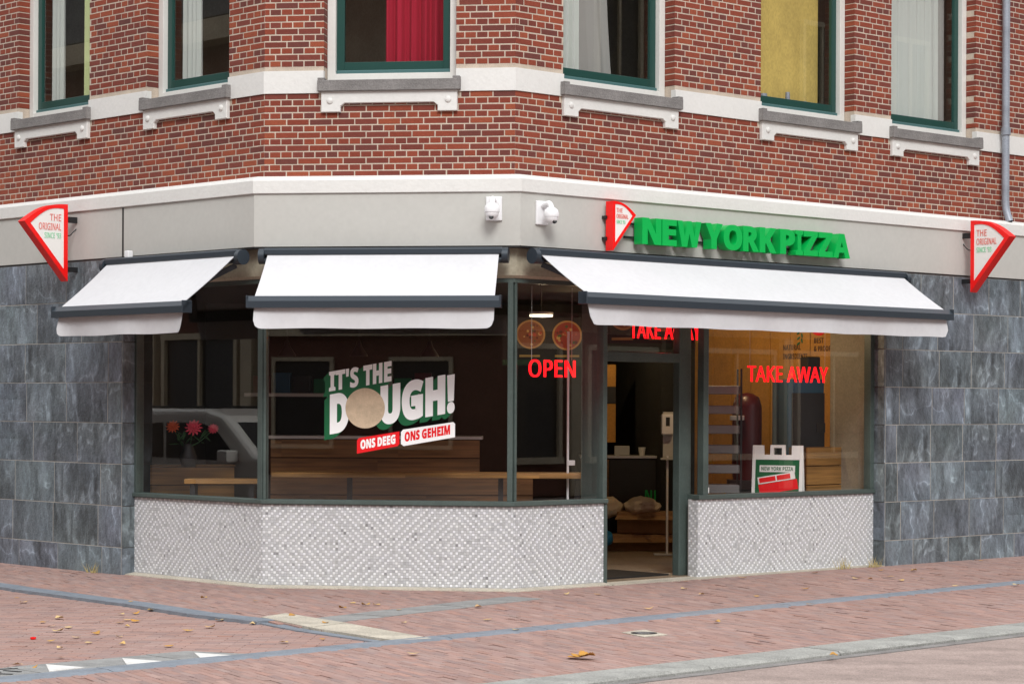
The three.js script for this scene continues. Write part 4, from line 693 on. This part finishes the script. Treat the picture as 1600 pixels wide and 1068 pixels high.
  const po = cyl(0.014, 0.014, 1.12, 12); po.translate(0, 0.56, 0); part('post', po, M.camWhite, s); part('base_plate', box(-0.15, 0.06, 0, 0.012, -0.12, 0.12, 0.003), M.greyPlastic, s); part('drip_tray', box(-0.08, 0.06, 1.08, 1.10, -0.03, 0.1), M.greyPlastic, s); part('back_plate', box(-0.05, 0.075, 1.1, 1.62, -0.03, -0.01, 0.003), M.greyPlastic, s); const hs = part('dispenser_body', box(-0.075, 0.065, 1.36, 1.60, -0.01, 0.1, 0.02), M.camWhite, s); part('level_window', box(-0.025, 0.02, 1.46, 1.56, 0.1, 0.104, 0.002), M.black, hs);
}
// ------------------------------------------------------------------ things on the pavement
{
  const t = thing('drain_cover', 'white-edged drain cover with a dark round grate in the brick paving', 'drain'); t.position.set(0.985, -0.004, 3.78);
  const q = [[-0.165, -0.06], [0.02, -0.27], [0.17, 0.10], [-0.015, 0.26]]; part('surround', flat(q, -0.04, 0.004), M.creamStone, t);
  const ring = new THREE.RingGeometry(0.085, 0.1, 28).toNonIndexed(); ring.rotateX(-Math.PI / 2); ring.translate(0, 0.0062, 0); part('rim', uvs(ring), M.black, t); const lid = cyl(0.086, 0.086, 0.012, 28); lid.translate(0, 0.0005, 0); const gr = part('grate', lid, M.tar, t);
  for (let k = -3; k <= 3; k++) part('grate_bar', box(-0.07 + Math.abs(k) * 0.012, 0.07 - Math.abs(k) * 0.012, 0.0066, 0.0085, k * 0.022 - 0.005, k * 0.022 + 0.005), M.sill, gr);
}
const LEAVES = [[-4.39, .819], [-4.239, 1.262], [-3.646, 2.685], [-3.706, 3.014], [-3.575, 3.315], [-3.448, 3.703], [-3.429, 3.403], [-3.36, 4.399], [-3.202, 4.866], [-3.074, 5.468], [-3.275, 5.903], [-3.142, 6.113], [-2.862, 6.375], [-3.225, 4.159], [-3.132, 3.869], [-3.07, 4.508], [-2.917, 4.086], [-2.814, 4.575], [-3.078, 2.796], [-3.212, 2.309], [-3.103, 2.242], [-3.102, 3.012], [-2.995, 2.896], [-2.99, 3.313], [-2.456, 4.719], [-2.476, 3.618], [-2.341, 3.357], [-2.556, 2.473], [-2.35, 2.783], [-2.717, .979], [-3.293, 1.358], [-3.024, 1.943], [-2.052, 3.074], [-2.232, 1.252], [-1.789, 2.568], [-1.466, 3.177], [-1.407, 4.189], [-1.664, 4.435], [-1.425, 1.907], [-1.374, 1.418], [-1.161, 1.582], [-1.258, 1.591], [-.948, 2.037], [-.859, 3.122], [-.299, 1.739], [-.206, 2.855], [-.689, 5.32], [.48, .4], [.761, .426], [.021, 3.644], [1.136, 1.839], [1.675, -1.1], [1.594, -.219], [1.703, .397], [2.183, .55], [2.275, -1.591], [2.725, -.266], [3.082, -2.267], [3.391, -1.554], [3.526, -1.488], [3.781, -1.841], [3.807, -1.36], [4.155, -2.651], [4.041, -1.545], [3.818, -2.7], [3.95, -3.5], [5.177, -4.2], [4.214, -.715], [2.202, 5.291], [2.555, 1.343], [4.823, -.854], [1.61, 2.953], [-1.031, 4.559]];
{
  const tones = [[.62, .36, .09], [.70, .46, .16], [.52, .27, .06], [.66, .42, .20], [.60, .30, .05], [.72, .52, .24]].map((c, i) => mat('leaf' + i, lin(...c), { roughness: 0.9, side: THREE.DoubleSide, map: rep(T.blotch, 0.1) }));
  const shapes = [0, 1, 2].map((v) => {
    const s = new THREE.Shape(), n = 16; for (let i = 0; i <= n; i++) { const u = i / n, w = Math.sin(Math.PI * Math.pow(u, 0.8)) * (0.42 + 0.08 * v) * (1 + 0.22 * (i % 2)); i ? s.lineTo(w, u) : s.moveTo(w, u); } for (let i = n; i >= 0; i--) { const u = i / n, w = Math.sin(Math.PI * Math.pow(u, 0.8)) * (0.42 + 0.08 * v) * (1 + 0.22 * (i % 2)); s.lineTo(-w, u); }
    const g = new THREE.ExtrudeGeometry(s, { depth: 0.012, bevelEnabled: false, curveSegments: 1 }).toNonIndexed(), p = g.attributes.position;
    for (let i = 0; i < p.count; i++) { const x = p.getX(i), y = p.getY(i) - 0.5; p.setXYZ(i, x, y, p.getZ(i) + 0.3 * x * x * (1 + v * 0.5) + 0.18 * y * y - 0.12 * x * y * v); } g.rotateX(-Math.PI / 2); g.computeVertexNormals(); return uvs(g);
  });
  LEAVES.forEach(([x, z], i) => {
    const big = i === 0 ? 1 : 1, s = rr(0.045, 0.075) * big, street = lkside(x, z) > 0 && gdist(x, z) < 0; const o = single('fallen_leaf', shapes[i % 3], tones[(rnd() * tones.length) | 0], ...(street ? ['fallen yellow-brown leaf on the pinkish side street paving', 'leaf', 'fallen leaves on the side street'] : gdist(x, z) > 0 ? ['fallen yellow-brown leaf between the gutter and the road kerb', 'leaf', 'fallen leaves beyond the gutter'] : ['fallen yellow-brown leaf on the sidewalk in front of the shop', 'leaf', 'fallen leaves on the sidewalk']));
    o.position.set(x, (street ? -0.016 : 0.004) + 0.004, z); o.rotation.set(rr(-0.1, 0.1), rr(0, 6.28), rr(-0.12, 0.12)); o.scale.setScalar(s);
  });
  const m = single('leaf_clump', [0, 1, 2].map((v) => { const g = shapes[v].clone(); g.scale(0.12, 0.12, 0.12); g.rotateY(v * 2.3 + 0.6); g.translate(v * 0.045 - 0.04, 0.004 + v * 0.008, v * 0.03); return g; }), tones[4], 'large clump of orange leaves on the paving near the road kerb', 'leaves'); m.position.set(0.452, 0.0, 5.466);
  single('bottle_cap', cyl(0.022, 0.02, 0.014, 20), M.red, 'small red cap lying among the leaves on the side street', 'cap').position.set(-3.526, -0.01, 4.231);
  // weeds along the wall foot
  for (const [f, x, z, n, label] of [['R', 4.55, 0.17, 22, 'dry tuft of weeds at the foot of the mosaic wall'], ['R', 5.05, 0.19, 26, 'dry tuft of weeds beside the right slate pier'], ['L', -2.5, 0.22, 16, 'small dry weeds at the foot of the left slate pier']]) {
    const t = thing('weed', label, 'weed'); put(t, f, x, 0, z); const gs = []; for (let k = 0; k < n; k++) { const h = rr(0.05, 0.16), g = new THREE.ConeGeometry(0.004, h, 4).toNonIndexed(); g.translate(0, h / 2, 0); g.rotateZ(rr(-0.7, 0.7)); g.rotateX(rr(-0.6, 0.6)); g.translate(rr(-0.09, 0.09), 0, rr(-0.03, 0.03)); gs.push(uvs(g)); } part('blades', gs, mat('dryGrass', lin(0.42, 0.33, 0.13), { roughness: 0.95 }), t);
  }
}
// ------------------------------------------------------------------ the street outside the frame that the panes mirror
function facade(name, label, f, x0, x1, off, H, bay, wallM, turnBack) {
  const t = thing(name, label, 'building', 'houses across the street'); put(t, f, 0, 0, off); // front faces back towards the shop (local -z)
  part('wall', box(x0, x1, 0, H, 0.12, 4), wallM, t); part('roof_cornice', box(x0 - 0.1, x1 + 0.1, H, H + 0.35, -0.3, 4), M.cream, t); part('shop_cornice', box(x0, x1, 3.3, 3.7, -0.12, 0.12), M.cream, t); { const r = box(x0, x1, 0, 0.2, 0, 4.5); r.rotateX(-0.8); r.translate(0, H + 0.36, 0.3); part('roof', r, M.roofTile, t); }
  for (let x = x0 + 0.3; x + bay < x1; x += bay) {
    part('pilaster', box(x - 0.14, x + 0.14, 0, 3.3, -0.02, 0.12), M.cream, t);
    for (const y of [0.7, 4.5, 7.6]) { if (y + 2 > H) continue; const w = bay * (y < 1 ? 0.78 : 0.42), xc = x + bay / 2; const wd = part('window', [box(xc - w / 2, xc - w / 2 + 0.09, y, y + 2.1, 0.02, 0.125), box(xc + w / 2 - 0.09, xc + w / 2, y, y + 2.1, 0.02, 0.125), box(xc - w / 2, xc + w / 2, y + 2.02, y + 2.12, 0.01, 0.125), box(xc - w / 2, xc + w / 2, y - 0.1, y + 0.02, -0.03, 0.125), box(xc - 0.03, xc + 0.03, y, y + 2.05, 0.03, 0.125)], M.cream, t); part('pane', box(xc - w / 2 + 0.08, xc + w / 2 - 0.08, y + 0.01, y + 2.03, 0.09, 0.122), M.black, wd); }
  }
}
mat('farBrick', lin(0.16, 0.06, 0.042), { map: rep(T.blotch, 1.3), roughness: 0.9 });
facade('shop_house', 'brick house with cream shopfront across the side street', 'L', -30, -1.5, 8.6, 7.5, 2.6, M.farBrick);
facade('shop_house', 'brick house row across the main street', 'R', 6, 46, 15, 13.5, 3.0, M.farBrick);
{ const t = thing('shop_house', 'brick house row behind the viewpoint', 'building', 'houses across the street'); t.position.set(0, 0, 31); const x0 = -34, x1 = 20; part('wall', box(x0, x1, 0, 14, 0.12, 4), M.farBrick, t); part('shop_cornice', box(x0, x1, 3.3, 3.7, -0.12, 0.12), M.cream, t); part('roof_cornice', box(x0, x1, 14, 14.4, -0.3, 4), M.cream, t); for (let x = x0 + 1; x < x1 - 2; x += 3) for (const y of [0.7, 4.5, 7.4]) { const w = part('window', [box(x, x + 0.09, y, y + 2, 0.02, 0.13), box(x + 1.5, x + 1.59, y, y + 2, 0.02, 0.13), box(x, x + 1.59, y + 2, y + 2.1, 0.02, 0.13), box(x, x + 1.59, y - 0.1, y, -0.02, 0.13)], M.cream, t); part('pane', box(x + 0.09, x + 1.5, y, y + 2, 0.09, 0.125), M.black, w); } }
{ // parked car on the side street, mirrored in the left window
  const t = thing('parked_car', 'beige-white estate car parked on the side street, mirrored in the left window', 'car'); put(t, 'L', -6.1, -0.04, 4.6); t.rotation.y = FACE.L.turn;
  const W = 1.8, side = new THREE.Shape(); [[-2.2, 0.35], [-2.25, 0.75], [-2.15, 1.0], [-1.85, 1.5], [-1.5, 1.6], [0.1, 1.6], [0.45, 1.52], [1.05, 1.05], [1.9, 0.93], [2.2, 0.8], [2.25, 0.4], [1.85, 0.3], [-1.9, 0.3]].forEach((p, i) => (i ? side.lineTo(...p) : side.moveTo(...p)));
  const paint = new THREE.MeshPhysicalMaterial({ color: lin(0.82, 0.80, 0.74), roughness: 0.3, clearcoat: 1, clearcoatRoughness: 0.05 });
  const bg = new THREE.ExtrudeGeometry(side, { depth: W - 0.2, bevelEnabled: true, bevelSize: 0.08, bevelThickness: 0.1, bevelSegments: 3 }); bg.translate(0, 0, -(W - 0.2) / 2); const body = part('body', metric(bg), paint, t);
  for (const s of [-1, 1]) { for (const pts of [[[-1.72, 1.08], [-1.6, 1.46], [-0.75, 1.5], [-0.75, 1.06]], [[-0.67, 1.06], [-0.67, 1.5], [0.05, 1.5], [0.35, 1.42], [0.82, 1.04]]]) { const g = new THREE.ExtrudeGeometry(new THREE.Shape(pts.map((p) => new THREE.Vector2(...p))), { depth: 0.012, bevelEnabled: false }); g.translate(0, 0, s > 0 ? W / 2 : -W / 2 - 0.012); part('side_window', metric(g), M.black, t); }
    for (const x of [-1.4, 1.42]) { const w = cyl(0.34, 0.34, 0.24, 28); w.rotateX(Math.PI / 2); w.translate(x, 0.34, s * (W / 2 - 0.08)); const wh = part('wheel', w, M.tar, t); const r = cyl(0.22, 0.22, 0.02, 20); r.rotateX(Math.PI / 2); r.translate(x, 0.34, s * (W / 2 + 0.045)); part('rim', r, M.steel, wh); }
    part('wing_mirror', box(0.62, 0.82, 1.02, 1.18, s > 0 ? W / 2 : -W / 2 - 0.2, s > 0 ? W / 2 + 0.2 : -W / 2, 0.03), paint, t); part('headlight', box(2.1, 2.28, 0.72, 0.84, s > 0 ? 0.5 : -0.85, s > 0 ? 0.85 : -0.5, 0.02), M.steel, t); part('roof_rail', box(-1.4, 0.2, 1.68, 1.71, s * 0.68 - 0.02, s * 0.68 + 0.02, 0.008), M.black, t); }
  const ws = box(-0.01, 0.01, 0, 0.62, -0.75, 0.75); ws.rotateZ(0.9); part('windscreen', ws, M.black, t).position.set(1.08, 1.12, 0);
}
renderer.render(scene, camera);
